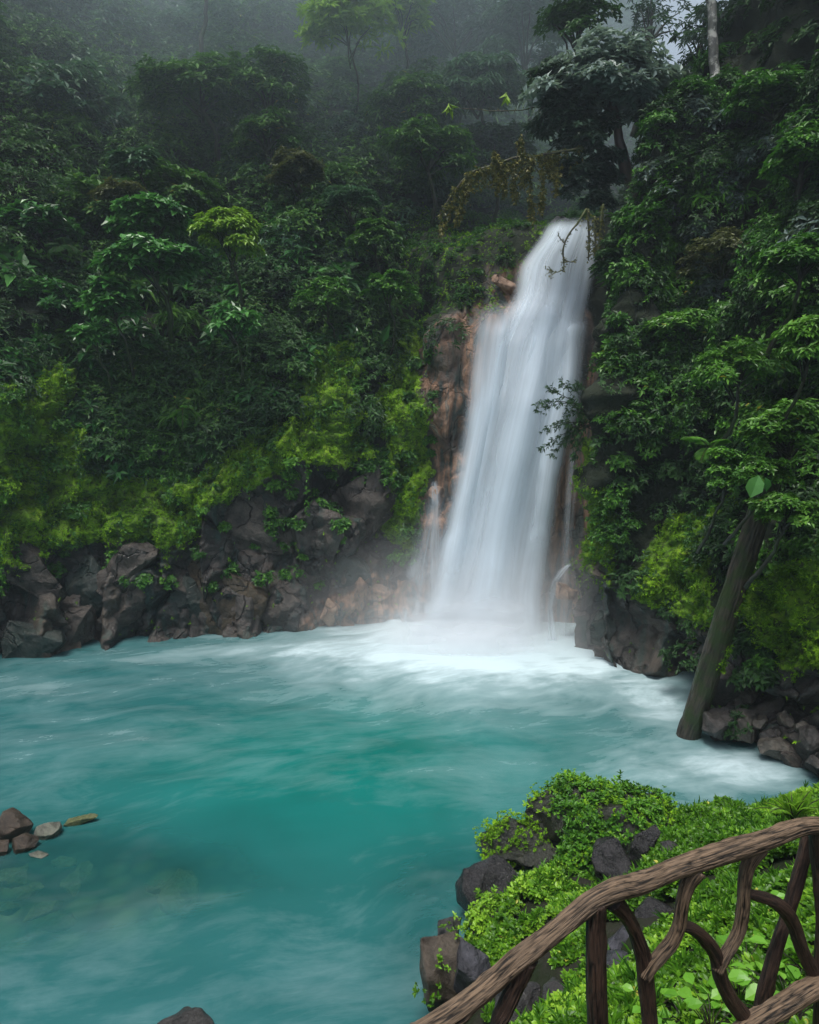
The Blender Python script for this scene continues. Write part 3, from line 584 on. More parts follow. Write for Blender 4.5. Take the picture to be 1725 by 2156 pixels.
clumps('slope_plants', 'thin low plants on the dark slope left of the falls', int(650*D), lambda c, x, y, dep, ro, mo, orr, sl: sl*(y < 700), (.1, .4), 16, 4, (.08, .16), .4, LM['creeper'], 106, tintb=.2)
clumps('cliff_foliage', 'dark green foliage draped over the right cliff', int(1000*D), w_right, (.35, 1.05), 46, 6, (.13, .24), .45, LM['dark'], 107, tintb=.55)
clumps('cliff_foliage', 'mid-green foliage on the right cliff', int(800*D), w_rp(3), (.3, .9), 46, 6, (.12, .22), .45, LM['creeper'], 108, tintb=.42)
clumps('cliff_foliage', 'glossy blue-green leaves high on the right cliff', int(240*D), lambda *a: w_rp(8)(*a)*(a[2] < 620), (.4, 1.), 40, 6, (.16, .28), .42, LM['pale'], 109, tintb=.12)
clumps('cliff_foliage', 'fresh green leaves around the middle of the right cliff', int(260*D), lambda *a: w_rp(18)(*a)*(a[2] > 500)*(a[2] < 1200), (.3, .8), 40, 6, (.12, .22), .5, LM['bright'], 110, tintb=.3)
clumps('forest_undergrowth', 'soft mid-green foliage filling the misty upper hillside', int(620*D), lambda c, x, y, dep, ro, mo, orr, sl: (1-np.clip(ro+mo+orr+sl, 0, 1))*(x < 1260)*sstep(620, 380, y), (.8, 1.9), 60, 6, (.17, .27), .4, LM['forest'], 111, tintb=.62)
clumps('forest_undergrowth', 'long-leaved drooping plants scattered over the far hillside', int(170*D), lambda *a: w_farpatch(23, .5)(*a), (.5, 1.2), 30, 8, (.4, .6), .17, LM['forest'], 112, (.7, 1.3), .7, tintb=.65)
clumps('forest_undergrowth', 'very large-leaved plants scattered over the lower far hillside', int(46*D), lambda *a: w_farpatch(27, .5)(*a)*(a[2] > 400), (.3, .7), 8, 6, (.6, .9), .4, LM['broad'], 113, (.8, 1.4), .4, tintb=.5)
clumps('cliff_foliage', 'long drooping leaves scattered over the right cliff', int(90*D), lambda *a: w_rp(33)(*a), (.3, .8), 22, 8, (.3, .45), .17, LM['creeper'], 114, (.7, 1.3), .7, tintb=.6)
rng = np.random.default_rng(61); vp = []
c, nv_, dep, x, y = terr_samples(360, lambda c, x, y, dep, ro, mo, orr, sl: (1-np.clip(ro+orr+sl, 0, 1))*(dep < 34)*(y > 300)*(y < 1120)*np.where(x > 1260, 1.3, 1)*((x < 900) | (x > 1275)), rng)
for i_ in range(360):
    L_v = rng.uniform(.6, 2.2); m_v = int(L_v*16); t_v = np.sort(rng.random((m_v, 1)))
    q = c[i_]+nv_[i_]*rng.uniform(.4, .9)+np.array([[0, 0, -L_v]])*t_v+rng.normal(0, .05, (m_v, 3)); vp.append(rosettes(q, nrm(rng.normal(0, .5, (m_v, 3))+[0, 0, -.8]), 3, .12, .5, (.5, 1.4), .3, rng, np.full(m_v, rng.uniform(.25, .7))))
o = leaf_obj('hanging_vines', vp, LM['creeper']); tag(o, 'leafy vines hanging down the cliff faces', kind='stuff')
# tufts of moss
rng = np.random.default_rng(7)
c, nv_, dep, x, y = terr_samples(int(52000*D), lambda c, x, y, dep, ro, mo, orr, sl: (np.clip(mo, 0, 1)+.12*sl+.015*ro)*(1+1.2*(dep < 20)), rng)
keepm = vnoise(c*2.2, 4)+.6*vnoise(c*6, 9) > -.25
c, nv_ = c[keepm], nv_[keepm]
o = leaf_obj('cliff_moss', [rosettes(c+nv_*.03, nrm(nv_+np.array([0, 0, .5])), 5, rng.uniform(.05, .1, len(c)), .35, (.4, 1.3), .3, rng, .45+.35*fbm(c, 1.2, 3, 3))], LM['moss']); tag(o, 'yellow-green moss tufts on the cliff', kind='stuff')

# ------------------------------------------------------------------ TREES
def crown_parts(rng, centre, R, pads, tips, L, nl, wr=.45, flat=.55, droop=.25, padr=.42, spread=(.8, 1.5), near=False, tintb=.5, hollow=.45):
    centre = np.array(centre, float); R = np.array(R, float)
    d = nrm(rng.normal(0, 1, (pads, 3))); d[:, 2] = np.where(d[:, 2] < -.35, -d[:, 2], d[:, 2])
    pc = centre+d*R*rng.uniform(hollow, .85, (pads, 1)); pr = R.mean()*padr*rng.uniform(.6, 1.25, pads)
    t = nrm(rng.normal(0, 1, (pads, tips, 3))); t[..., 2] = np.where(t[..., 2] < -.2, -t[..., 2], t[..., 2])
    rr = rng.uniform(.35, 1, (pads, tips, 1))**.5
    tp = pc[:, None]+t*rr*pr[:, None, None]*np.array([1, 1, flat])
    ax = nrm(t*.6+np.array([0, 0, .8])+d[:, None]*.35)
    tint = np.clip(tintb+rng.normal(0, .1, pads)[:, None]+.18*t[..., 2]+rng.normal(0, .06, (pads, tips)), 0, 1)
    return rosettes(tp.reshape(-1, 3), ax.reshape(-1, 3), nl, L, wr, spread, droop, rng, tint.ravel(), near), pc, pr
def tree(name, label, c, R, kind, pads=26, tips=22, L=.25, nl=7, wr=.45, base=None, trad=.13, seed=0, trunkmat=None, trunkpts=None, group=None, cat='tree', build_limbs=True, lean=0, **kw):
    rng = np.random.default_rng(1000+seed); c = np.array(c, float); R = np.array(R if hasattr(R, '__len__') else (R, R, R*.85), float)
    if base is None: base = c+np.array([lean, 1.2+.5*R[1], -R[2]*1.5-1.0])
    base = np.array(base, float); rt = empty(name, base, label, cat, group)
    part, pc, pr = crown_parts(rng, c-base, R, pads, tips, L, nl, wr, **kw)
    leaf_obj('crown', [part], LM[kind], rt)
    top = c-base-np.array([0, 0, R[2]*.35]); pts = trunkpts if trunkpts is not None else [(0, 0, 0), tuple(top*.5+np.array([.15, -.1, .1])*R[0]), tuple(top)]
    pts = [np.array(q, float) for q in pts]
    tubes_obj('trunk', [tube_arrays(pts, np.linspace(trad, trad*.5, len(pts)), 9, .2, .12, seed, .06)], trunkmat or M_TRUNK, rt)
    lim = []
    sel = rng.choice(len(pc), min(10, len(pc)), replace=False)
    for i in sel:
        s = pts[-1]*rng.uniform(.75, 1) if rng.random() < .5 else pts[-1]; e = pc[i]; mid = (s+e)/2+np.array([0, 0, .12*R[2]])
        lim.append(tube_arrays([s, mid, e], [trad*.42, trad*.28, trad*.1], 6, .25, 0, seed, .05))
    tubes_obj('limbs', lim, trunkmat or M_TRUNK, rt)
    return rt
def rpx(px, Y): return px/F*Y
sd = 0
for (nm, lab, px, py, Y, w, h, kind, kw) in [
    ('round_tree', 'small lime-green tree with a dense rounded crown on the far hillside', 482, 508, 26.2, 74, 70, 'lime', dict(pads=44, tips=30, L=.22, nl=7, padr=.34, droop=.4, flat=.6, trad=.08, tintb=.6)),
    ('broadleaf_tree', 'bright broad-leaved tree left of the round lime-green one', 322, 465, 26.4, 85, 50, 'broad', dict(pads=26, tips=20, L=.33, nl=6, wr=.55, flat=.4, trad=.1, tintb=.6)),
    ('broadleaf_tree', 'large broad-leaved tree with a wide layered crown below the rounded one', 320, 560, 25.6, 108, 55, 'broad', dict(pads=34, tips=20, L=.36, nl=6, wr=.55, flat=.4, trad=.12, tintb=.62)),
    ('leaning_shrub', 'broad-leaved branch mass hanging down towards the dark hollow', 240, 650, 25.2, 62, 60, 'broad', dict(pads=18, tips=16, L=.33, nl=6, wr=.55, flat=.4, trad=.07, tintb=.55)),
    ('leaning_shrub', 'lowest tip of pale broad leaves above the dark hollow on the left', 192, 710, 24.8, 36, 26, 'broad', dict(pads=10, tips=12, L=.3, nl=6, wr=.55, flat=.4, trad=.05, tintb=.65)),
    ('drooping_shrub', 'drooping shrub with pale pointed leaves below the lime-green tree', 485, 682, 25.0, 68, 40, 'broad', dict(pads=16, tips=16, L=.3, nl=6, wr=.4, droop=.5, flat=.45, trad=.06, tintb=.62)),
    ('hillside_tree', 'wide bluish-green tree at the upper left edge of the hillside', 120, 240, 35, 145, 95, 'blue', dict(pads=40, tips=26, L=.36, nl=7, trad=.2)),
    ('hillside_tree', 'faded bluish tree in the top left corner in the mist', 110, 70, 42, 190, 90, 'blue', dict(pads=40, tips=24, L=.42, nl=7, trad=.22, tintb=.35)),
    ('hillside_tree', 'yellowish-green tree with bunched leaves at the upper left centre', 420, 200, 34.5, 150, 62, 'forest', dict(pads=40, tips=26, L=.3, nl=7, trad=.18, tintb=.62)),
    ('hillside_tree', 'green tree with spreading crown right of the bunched-leaf tree', 565, 205, 35, 85, 85, 'forest', dict(pads=30, tips=24, L=.28, nl=7, trad=.16, tintb=.58)),
    ('hillside_tree', 'misty green tree standing above the middle of the hillside', 450, 90, 44, 130, 65, 'blue', dict(pads=30, tips=24, L=.4, nl=7, trad=.2, tintb=.35)),
    ('lime_tree_top', 'tall tree with large lime-yellow leaf whorls at the top centre', 735, 62, 36.5, 95, 85, 'lime', dict(pads=36, tips=12, L=.42, nl=8, wr=.3, flat=.9, trad=.08, tintb=.8, spread=(.7, 1.35))),
    ('lime_tree_top', 'small lime-leaved treetop cut by the top edge at the centre', 850, 40, 38, 50, 60, 'lime', dict(pads=14, tips=9, L=.42, nl=8, wr=.3, trad=.1, tintb=.5)),
    ('soft_shrub', 'soft grey-green shrub with fine leaves right of centre on the hillside', 738, 430, 31, 58, 42, 'blue', dict(pads=20, tips=22, L=.24, nl=8, wr=.28, trad=.08, tintb=.62)),
    ('soft_shrub', 'loose green shrub hanging under the grey-green one', 790, 515, 30, 60, 48, 'forest', dict(pads=18, tips=20, L=.24, nl=7, trad=.07, tintb=.6)),
    ('hillside_tree', 'olive-brown leaved tree in the middle of the hillside', 625, 365, 32, 68, 42, 'olive', dict(pads=24, tips=22, L=.22, nl=7, trad=.12, tintb=.4)),
    ('hillside_tree', 'dull green tree behind the olive-brown one', 560, 300, 34, 75, 60, 'forest', dict(pads=26, tips=22, L=.26, nl=7, trad=.14, tintb=.45)),
    ('drooping_tree', 'pale feathery tree with drooping foliage in the mist above the falls', 1010, 190, 37, 95, 60, 'blue', dict(pads=32, tips=24, L=.4, nl=7, wr=.24, droop=.7, trad=.14, tintb=.6)),
    ('drooping_tree', 'hazy drooping tree filling the top edge near the centre', 960, 80, 42, 130, 90, 'blue', dict(pads=36, tips=24, L=.42, nl=7, wr=.26, droop=.6, trad=.18, tintb=.5)),
    ('drooping_tree', 'hazy tree with hanging leaves at the top beside the right cliff', 1110, 90, 40, 95, 120, 'blue', dict(pads=36, tips=24, L=.4, nl=7, wr=.26, droop=.6, trad=.18, tintb=.45)),
    ('hillside_tree', 'green layered tree left of the mossy hanging branch', 900, 335, 34, 105, 70, 'forest', dict(pads=32, tips=24, L=.32, nl=7, wr=.32, droop=.5, trad=.14, tintb=.55)),
    ('hillside_tree', 'green tree with tufted leaves above the layered one', 870, 240, 36, 95, 62, 'forest', dict(pads=30, tips=24, L=.34, nl=7, wr=.32, droop=.5, trad=.14, tintb=.5)),
    ('hillside_tree', 'dark tree in the gap behind the mossy hanging branch', 1040, 330, 38, 80, 75, 'dark', dict(pads=30, tips=24, L=.34, nl=7, trad=.14, tintb=.6)),
    ('hillside_shrub', 'dark glossy shrub at the left edge, level with the lime-green tree', 75, 480, 28, 95, 42, 'broad', dict(pads=20, tips=18, L=.32, nl=6, wr=.5, flat=.4, trad=.08, tintb=.25)),
    ('hillside_shrub', 'small pale-leaved shrub above the broad-leaved tree', 290, 345, 30, 52, 32, 'blue', dict(pads=16, tips=18, L=.26, nl=6, trad=.07, tintb=.5)),
    ('hillside_shrub', 'brownish-green shrub over the broad-leaved tree on the left', 255, 415, 29, 60, 32, 'olive', dict(pads=14, tips=18, L=.22, nl=6, trad=.07, tintb=.35)),
    ('hillside_shrub', 'dark leafy shrub by the left edge under the glossy one', 90, 640, 26.5, 90, 50, 'broad', dict(pads=18, tips=18, L=.28, nl=6, wr=.45, trad=.07, tintb=.2)),
    ('hillside_shrub', 'green shrub on the brow just above the mossy cliff column', 690, 640, 28.6, 60, 55, 'creeper', dict(pads=18, tips=22, L=.2, nl=6, trad=.06, tintb=.45)),
    ('cliff_shrub', 'leafy green bush right beside the dark slope left of the falls', 820, 620, 28.6, 60, 55, 'creeper', dict(pads=20, tips=24, L=.17, nl=6, trad=.06, tintb=.5)),
    # right side
    ('leaning_tree', None, 1270, 205, 25.2, 165, 100, 'pale', dict(pads=60, tips=30, L=.3, nl=6, wr=.42, trad=.24, tintb=.8, hollow=.3)),
    ('ridge_tree', 'dark tree on the ridge left of the gaps of white sky', 1215, 75, 29, 90, 90, 'dark', dict(pads=18, tips=16, L=.25, nl=6, trad=.14, tintb=.6)),
    ('ridge_tree', 'dark fine-leaved tree against the white sky at the top right', 1370, 60, 33, 80, 80, 'dark', dict(pads=13, tips=9, L=.25, nl=6, wr=.26, trad=.16, tintb=.4, droop=.5)),
    ('ridge_tree', 'dark tree between the sky gaps and the pale trunk', 1475, 90, 31, 45, 95, 'dark', dict(pads=12, tips=12, L=.25, nl=6, wr=.3, trad=.14, tintb=.5)),
    ('ridge_tree', 'dark tree right of the pale lichen-spotted trunk', 1590, 90, 28, 85, 100, 'dark', dict(pads=34, tips=26, L=.26, nl=6, trad=.16, tintb=.55)),
    ('ridge_tree', 'dark tree in the top right corner', 1700, 110, 24, 90, 120, 'dark', dict(pads=34, tips=28, L=.22, nl=6, trad=.16, tintb=.6)),
    ('cliff_tree', 'spreading tree with grey-green leaves under the sky gaps', 1400, 225, 26, 85, 70, 'pale', dict(pads=28, tips=26, L=.22, nl=6, trad=.13, tintb=.12)),
    ('cliff_tree', 'leafy tree with grey-green leaves right of the pale trunk', 1630, 230, 22, 110, 62, 'creeper', dict(pads=34, tips=30, L=.18, nl=6, trad=.13, tintb=.45)),
    ('cliff_tree', 'green tree at the right edge under the corner tree', 1690, 340, 19, 85, 62, 'creeper', dict(pads=30, tips=30, L=.17, nl=6, trad=.12, tintb=.5)),
    ('cliff_bush', 'bright soft green bush high on the right cliff above the falls edge', 1405, 455, 24.5, 80, 38, 'bright', dict(pads=20, tips=24, L=.2, nl=6, trad=.07, tintb=.4)),
    ('cliff_bush', 'dark bush with small grey leaves left of the bright soft one', 1310, 560, 24, 60, 60, 'dark', dict(pads=22, tips=26, L=.17, nl=6, trad=.07, tintb=.7)),
    ('cliff_bush', 'dull small-leaved bush in the middle of the right cliff', 1520, 560, 22, 85, 75, 'olive', dict(pads=30, tips=30, L=.13, nl=6, trad=.08, tintb=.3)),
    ('cliff_bush', 'bright yellow-green bush beside the edge of the falls', 1310, 770, 22.4, 62, 48, 'bright', dict(pads=24, tips=26, L=.14, nl=6, wr=.6, trad=.06, tintb=.62)),
    ('cliff_bush', 'green leafy bush overhanging above the yellow-green one', 1440, 700, 21.5, 95, 48, 'bright', dict(pads=26, tips=28, L=.16, nl=6, trad=.07, tintb=.5)),
    ('cliff_bush', 'dark dense bush under the yellow-green one near the falls', 1330, 900, 22, 85, 62, 'creeper', dict(pads=30, tips=30, L=.12, nl=6, wr=.5, trad=.06, tintb=.4)),
    ('cliff_bush', 'round mid-green bush low on the right cliff beside the moss', 1300, 1120, 22.2, 62, 62, 'creeper', dict(pads=26, tips=28, L=.11, nl=6, wr=.5, trad=.05, tintb=.4)),
    ('cliff_bush', 'long-leaved green bush in the centre right above the fern frond', 1560, 790, 17.5, 95, 70, 'bright', dict(pads=28, tips=26, L=.16, nl=6, wr=.35, trad=.07, tintb=.4)),
    ('cliff_bush', 'pale bright bush at the right edge with long blurred leaves', 1705, 740, 13.5, 55, 80, 'bright', dict(pads=22, tips=26, L=.15, nl=6, wr=.38, trad=.05, tintb=.7, droop=.5)),
    ('overhanging_bush', 'large bright leafy bush overhanging the leaning log', 1660, 930, 14.8, 105, 85, 'bright', dict(pads=40, tips=34, L=.12, nl=6, wr=.5, trad=.07, tintb=.55)),
    ('overhanging_bush', 'lower leafy skirt of fresh green leaves right of the leaning log', 1655, 1085, 14.2, 75, 62, 'bright', dict(pads=26, tips=30, L=.11, nl=6, wr=.5, trad=.06, tintb=.5)),
    ('overhanging_bush', 'leafy bush hiding the upper end of the leaning log', 1605, 1000, 14.6, 60, 50, 'bright', dict(pads=22, tips=30, L=.12, nl=6, wr=.5, trad=.05, tintb=.35)),
    ('cliff_bush', 'green bush left of the top of the leaning log', 1530, 1000, 16.2, 38, 70, 'creeper', dict(pads=18, tips=24, L=.11, nl=6, wr=.5, trad=.05, tintb=.6)),
    ('cliff_bush', 'dark green bush at the right edge above the overhanging bush', 1690, 560, 16, 85, 62, 'creeper', dict(pads=30, tips=30, L=.15, nl=6, trad=.07, tintb=.45)),
]:
    sd += 1; R_ = (rpx(w, Y), rpx((w+h)/2, Y)*.8, rpx(h, Y))
    if lab is None:
        c_ = P(px, py, Y); b_ = P(1345, 420, 25.5); rel = [(0, 0, 0)]+[tuple(P(a_, b__, 25.4)-b_) for a_, b__ in ((1312, 340), (1300, 270), (1285, 215))]
        LT = tree(nm, 'leaning dark-trunked tree with pale bluish leaves over the top of the falls', c_, R_, kind, base=b_, trunkpts=rel, trunkmat=M_BARKD, seed=sd, **kw)
        rng = np.random.default_rng(5)
        parts = []
        for (a_, b__, w_, h_) in ((1240, 300, 65, 60), (1180, 250, 60, 60), (1215, 380, 45, 45), (1160, 180, 50, 60), (1270, 370, 40, 60), (1400, 260, 60, 50), (1260, 430, 30, 30)):
            pt, _, _ = crown_parts(rng, P(a_, b__, 25.2)-b_, (rpx(w_, 25), rpx(w_, 25), rpx(h_, 25)), 16, 26, .22, 6, .5, tintb=.35); parts.append(pt)
        leaf_obj('hanging_foliage', parts, LM['greyleaf'], LT)
    else: tree(nm, lab, P(px, py, Y), R_, kind, seed=sd, **kw)
# generic misty forest trees, copies of one
proto = tree('forest_tree', 'one of the many alike dark misty trees filling the hillside between the others', (0, 0, 0), (2.3, 2.3, 1.7), 'forest', pads=36, tips=24, L=.36, nl=6, trad=.16, seed=500, group='alike trees filling the far hillside', base=(0, 1.5, -3.2), tintb=.58)
rng = np.random.default_rng(77); c, nv_, dep, x, y = terr_samples(60, lambda c, x, y, dep, ro, mo, orr, sl: (1-np.clip(ro+mo+orr+sl, 0, 1))*(x < 1230)*(y < 600)*(28/dep), rng)
first = True
for i in range(60):
    if inpoly(np.array([x[i]]), np.array([y[i]]), [(1130, 380), (1300, 300), (1300, 600), (900, 760), (830, 560), (900, 400)])[0]: continue
    if i >= 46: break
    if first: t_ = proto; first = False
    else:
        t_ = proto.copy(); COL.objects.link(t_)
        for ch in list(proto.children):
            q = ch.copy(); COL.objects.link(q); q.parent = t_
    s = rng.uniform(.6, 1.1)
    t_.location = [float(v) for v in c[i]+np.array([0, .5, -2.2*s])]; t_.rotation_euler = (0, 0, rng.uniform(0, 6.28)); t_.scale = (s, s, s*rng.uniform(.8, 1.15))
# tall pale trunk, top right
b_ = P(1512, 330, 25.0); tt_ = empty('tall_tree', b_, 'tall straight tree with a pale lichen-spotted trunk, top right', 'tree')
tubes_obj('trunk', [tube_arrays([P(a, b, 25.0)-b_ for a, b in ((1512, 330), (1505, 200), (1503, 100), (1496, 0), (1490, -200), (1492, -420))], [.21, .18, .16, .15, .13, .1], 14, .15, .08, 3, .05)], M_TRUNKPALE, tt_)
pt, pc_, _ = crown_parts(np.random.default_rng(9), P(1492, -430, 25)-b_, (3, 3, 2.2), 30, 22, .27, 6); leaf_obj('crown', [pt], LM['dark'], tt_)
# distant thin trunk among the misty trees
b_ = P(418, 150, 38); tt_ = empty('slender_tree', b_, 'slender bare leaning trunk in the mist at the upper left', 'tree')
tubes_obj('trunk', [tube_arrays([P(a, b, 38)-b_ for a, b in ((418, 150), (424, 90), (432, 40), (436, -60))], [.16, .13, .11, .09], 8, .2, .1, 3, .08)], M_TRUNK, tt_)
pt, _, _ = crown_parts(np.random.default_rng(19), P(436, -80, 38)-b_, (2, 2, 1.4), 14, 16, .3, 6); leaf_obj('crown', [pt], LM['dark'], tt_)
# bushes behind the lip
# ------------------------------------------------------------------ mossy hanging branches
def epi(rng, pts, n_, L, hang, mat_parts):
    pts = np.array(pts); k = rng.integers(0, len(pts)-1, n_); t = rng.random((n_, 1)); q = pts[k]*(1-t)+pts[k+1]*t+rng.normal(0, .05, (n_, 3))
    q[:, 2] -= rng.random(n_)**2*hang; mat_parts.append(rosettes(q, np.tile([0, 0, -.6], (n_, 1))+rng.normal(0, .5, (n_, 3)), 5, L, .4, (.3, 1.4), .3, rng, rng.uniform(.2, .9, n_)))
def branch(name, label, main_, subs, Y, r0, n_, L, hang, Y1=None, leafkind='epiphyte'):
    m_ = len(main_); base = P(*main_[0], Y); rt = empty(name, base, label, 'branch'); rng = np.random.default_rng(len(label))
    def w(seq, r_a, r_b):
        q = [P(a, b, Y)-base for a, b in seq]; return q, tube_arrays(q, np.linspace(r_a, r_b, len(q)), 8, .06, .25, 4, .03)
    q, t = w(main_, r0, r0*.35); bough = tubes_obj('bough', [t], M_MOSSBRANCH, rt); parts = []; epi(rng, q, n_, L, hang, parts)
    tw = []
    for s_ in subs:
        q, t = w(s_, r0*.5, r0*.15); tw.append(t); epi(rng, q, n_//3, L*.85, hang*.5, parts)
    for t in tw: tubes_obj('twig', [t], M_MOSSBRANCH, bough)
    leaf_obj('hanging_moss', parts, LM[leafkind], bough); return rt
branch('mossy_branch', 'long moss-hung branch reaching left over the dark slope', [(1225, 310), (1150, 325), (1080, 335), (1030, 352), (990, 365), (955, 405), (925, 455)],
       [[(1085, 335), (1080, 390), (1088, 410)], [(1060, 345), (1063, 400)], [(1140, 325), (1143, 400), (1140, 435)], [(1115, 330), (1118, 420), (1120, 450)], [(990, 365), (970, 440), (960, 455)], [(1100, 330), (1095, 290)], [(1050, 345), (1040, 320)], [(1170, 320), (1172, 400)], [(1120, 330), (1105, 360), (1100, 385)], [(1040, 350), (1050, 390)], [(1155, 322), (1160, 365)]], 24.6, .06, 420, .12, .7)
branch('dangling_branch', 'crooked bare branch dangling in front of the top of the falls', [(1235, 440), (1215, 470), (1195, 500), (1185, 530), (1188, 560), (1186, 570)],
       [[(1187, 568), (1170, 573), (1150, 565)], [(1170, 573), (1155, 580)], [(1188, 548), (1205, 553), (1215, 548)], [(1190, 515), (1178, 500), (1175, 488)], [(1163, 571), (1152, 560)]], 24.4, .05, 40, .06, .05)
for k_, (lab, pts) in enumerate([('mossy aerial root hanging leftmost over the top of the falls', [(1238, 440), (1241, 500), (1240, 545)]), ('mossy aerial root hanging second from left over the falls', [(1252, 455), (1254, 500), (1252, 535)]), ('thick mossy aerial root hanging nearest the right cliff', [(1270, 430), (1265, 480), (1262, 545)])]):
    branch('hanging_root', lab, pts, [], 24.4-.1*k_, .05, 60, .08, .1)
branch('bare_twig', 'thin bare twig with a yellow leaf tuft over the misty forest', [(1125, 226), (1080, 233), (1020, 232), (975, 228), (950, 222)], [[(950, 222), (943, 240)]], 25.5, .022, 6, .05, .02)
bt = bpy.data.objects['bare_twig']
for q_ in ((946, 226, 25.5), (1068, 202, 25.5)):
    leaf_obj('leaf_tuft', [rosettes(np.array([P(*q_)])-np.array(bt.location), np.array([[0, 0, -1.]]), 12, .3, .35, (.2, 1.2), .2, R0, np.full(1, .95))], LM['lime'], bt)
# shrub with feathery twigs in front of the falls
sb = empty('feathery_shrub', P(1250, 870, 22.6), 'dark feathery shrub sticking out from the right cliff across the falls', 'shrub'); sb0 = np.array(sb.location)
rng = np.random.default_rng(3); tw, parts = [], []
for (a, b) in ((1140, 845), (1160, 820), (1185, 808), (1145, 940), (1165, 955), (1185, 930), (1175, 890), (1150, 905), (1205, 845), (1200, 900), (1215, 930), (1130, 860), (1195, 870), (1215, 810), (1222, 880), (1210, 960)):
    e = P(a, b, 22.2+rng.uniform(-.3, .3))-sb0; s = (P(1250, 880+rng.uniform(-30, 30), 22.7)-sb0); m_ = (s+e)/2+np.array([0, 0, .12]); tw.append(tube_arrays([s, m_, e], [.02, .013, .006], 5, .1))
    t = np.sqrt(rng.random((26, 1)))*.8+.25; q = s*(1-t)+e*t+np.array([0, 0, .1])*np.sin(np.pi*t)+rng.normal(0, .07, (26, 3)); parts.append(rosettes(q, np.tile(nrm(e-s)+[0, 0, -.3], (26, 1)), 4, .13, .28, (.3, 1.3), .3, rng, rng.uniform(.2, .8, 26)))
[tubes_obj('twig', [t_w], M_BARKD, sb) for t_w in tw]; leaf_obj('crown', parts, LM['dark'], sb)
# palm / fern fronds
def frond_arrays(base, tip, n_, ll, rng, sag=.25, wr=.18):
    base = np.array(base); tip = np.array(tip); t = np.linspace(.12, 1, n_)[:, None]; L_ = np.linalg.norm(tip-base)
    q = base*(1-t)+tip*t+np.array([0, 0, 1])*(sag*L_*4*t*(1-t)*.5); ax = nrm(np.gradient(q, axis=0)); side = nrm(np.cross(ax, [0, 0, 1.])); up = np.cross(side, ax)
    out_ = []
    for s in (-1, 1):
        d = side*s+ax*.55-np.array([0, 0, .25]); out_.append(leaf_arrays(q, d, up, ll*np.sin(np.pi*(t[:, 0]*.85+.12))*rng.uniform(.9, 1.1, n_), wr, np.clip(rng.normal(.6, .1, n_), 0, 1)))
    pts = np.vstack([base[None], q[::max(1, n_//6)]]); return out_, tube_arrays(pts, np.linspace(.012, .004, len(pts))*max(1, L_), 5, .08)
def fern(name, label, base, tips_, n_, ll, kind, cat='fern', wr=.18):
    rt = empty(name, base, label, cat); rng = np.random.default_rng(len(label)); parts, tb = [], []
    for tp in tips_: a, b = frond_arrays((0, 0, 0), np.array(tp)-np.array(base), n_, ll, rng, wr=wr); parts += a; tb.append(b)
    leaf_obj('fronds', parts, LM[kind], rt); tubes_obj('stems', tb, M_MOSSBRANCH, rt)
fern('palm_fronds', 'arching palm frond standing out on the dark right cliff', P(1495, 945, 17.2), [P(1435, 925, 16.4), P(1475, 975, 16.3), P(1530, 925, 16.6)], 26, .3, 'bright', 'palm')
fern('tree_fern', 'dark fern with spreading fronds at the left among shrubs', P(135, 520, 27), [P(110, 535, 26), P(160, 535, 26), P(135, 500, 26.5), P(95, 515, 26.4)], 24, .35, 'dark')
fern('hanging_fern', 'big fern leaf hanging on the shaded cliff at the left', P(385, 860, 26.3), [P(385, 910, 25.6), P(350, 885, 25.7), P(425, 885, 25.7), P(400, 860, 25.4)], 22, .3, 'creeper')
# big round pale leaf by the log
rng = np.random.default_rng(8); b_ = P(1590, 1000, 14.0); lf = empty('round_leaf_plant', b_, 'pale round leaf hanging at the top of the leaning log', 'plant')
v_, f_, t_ = leaf_arrays(np.array([P(1598, 1000, 14.0)-b_, P(1612, 1005, 14.1)-b_]), np.array([[-.35, -.1, -1], [.2, 0, -1.]]), np.array([[-.3, -1., .3], [.2, -1, .3]]), np.array([.5, .3]), .75, np.array([.75, .5]), True)
mesh_obj('leaf_blade', v_, f_, LM['broad'], lf, smooth=False, attrs={'tint': t_})
# ------------------------------------------------------------------ leaning log
b_ = W(1450, 1548, 0)*1.3-P(1597, 1085, 15.7)*.3; lg = empty('leaning_log', b_, 'thick mossy tree trunk leaning out of the pool against the right cliff', 'trunk')
log_ = tubes_obj('log', [tube_arrays([(0, 0, 0)]+[W(1450, 1548, 0)*(1-t)+P(1597, 1085, 15.7)*t-b_ for t in (0, .3, .6, 1, 1.3)], [.3, .295, .285, .275, .26, .24], 84, .03, .1, 7, .01, nr=38)], M_TRUNKLOG, lg)
rng = np.random.default_rng(4); pts_ = np.array([W(1470, 1540, 0), P(1510, 1400, 17.3), P(1548, 1260, 16.7), P(1590, 1140, 15.9), P(1618, 1040, 15.3)]); k = rng.integers(0, 4, 1500); t = rng.random((1500, 1))
q = (W(1450, 1548, 0)*(1-(k[:, None]+t)/4)+P(1597, 1085, 15.7)*((k[:, None]+t)/4))+np.stack([rng.uniform(.0, .24, 1500), rng.uniform(-.25, -.12, 1500), rng.normal(0, .1, 1500)], 1); kk = vnoise(q*1.3, 3) > .05
leaf_obj('moss_tufts', [rosettes(q[kk]-b_, np.tile([.2, -1, .4], (kk.sum(), 1)), 5, .07, .4, (.4, 1.3), .3, rng, rng.uniform(.1, .6, kk.sum()))], LM['moss'], log_)
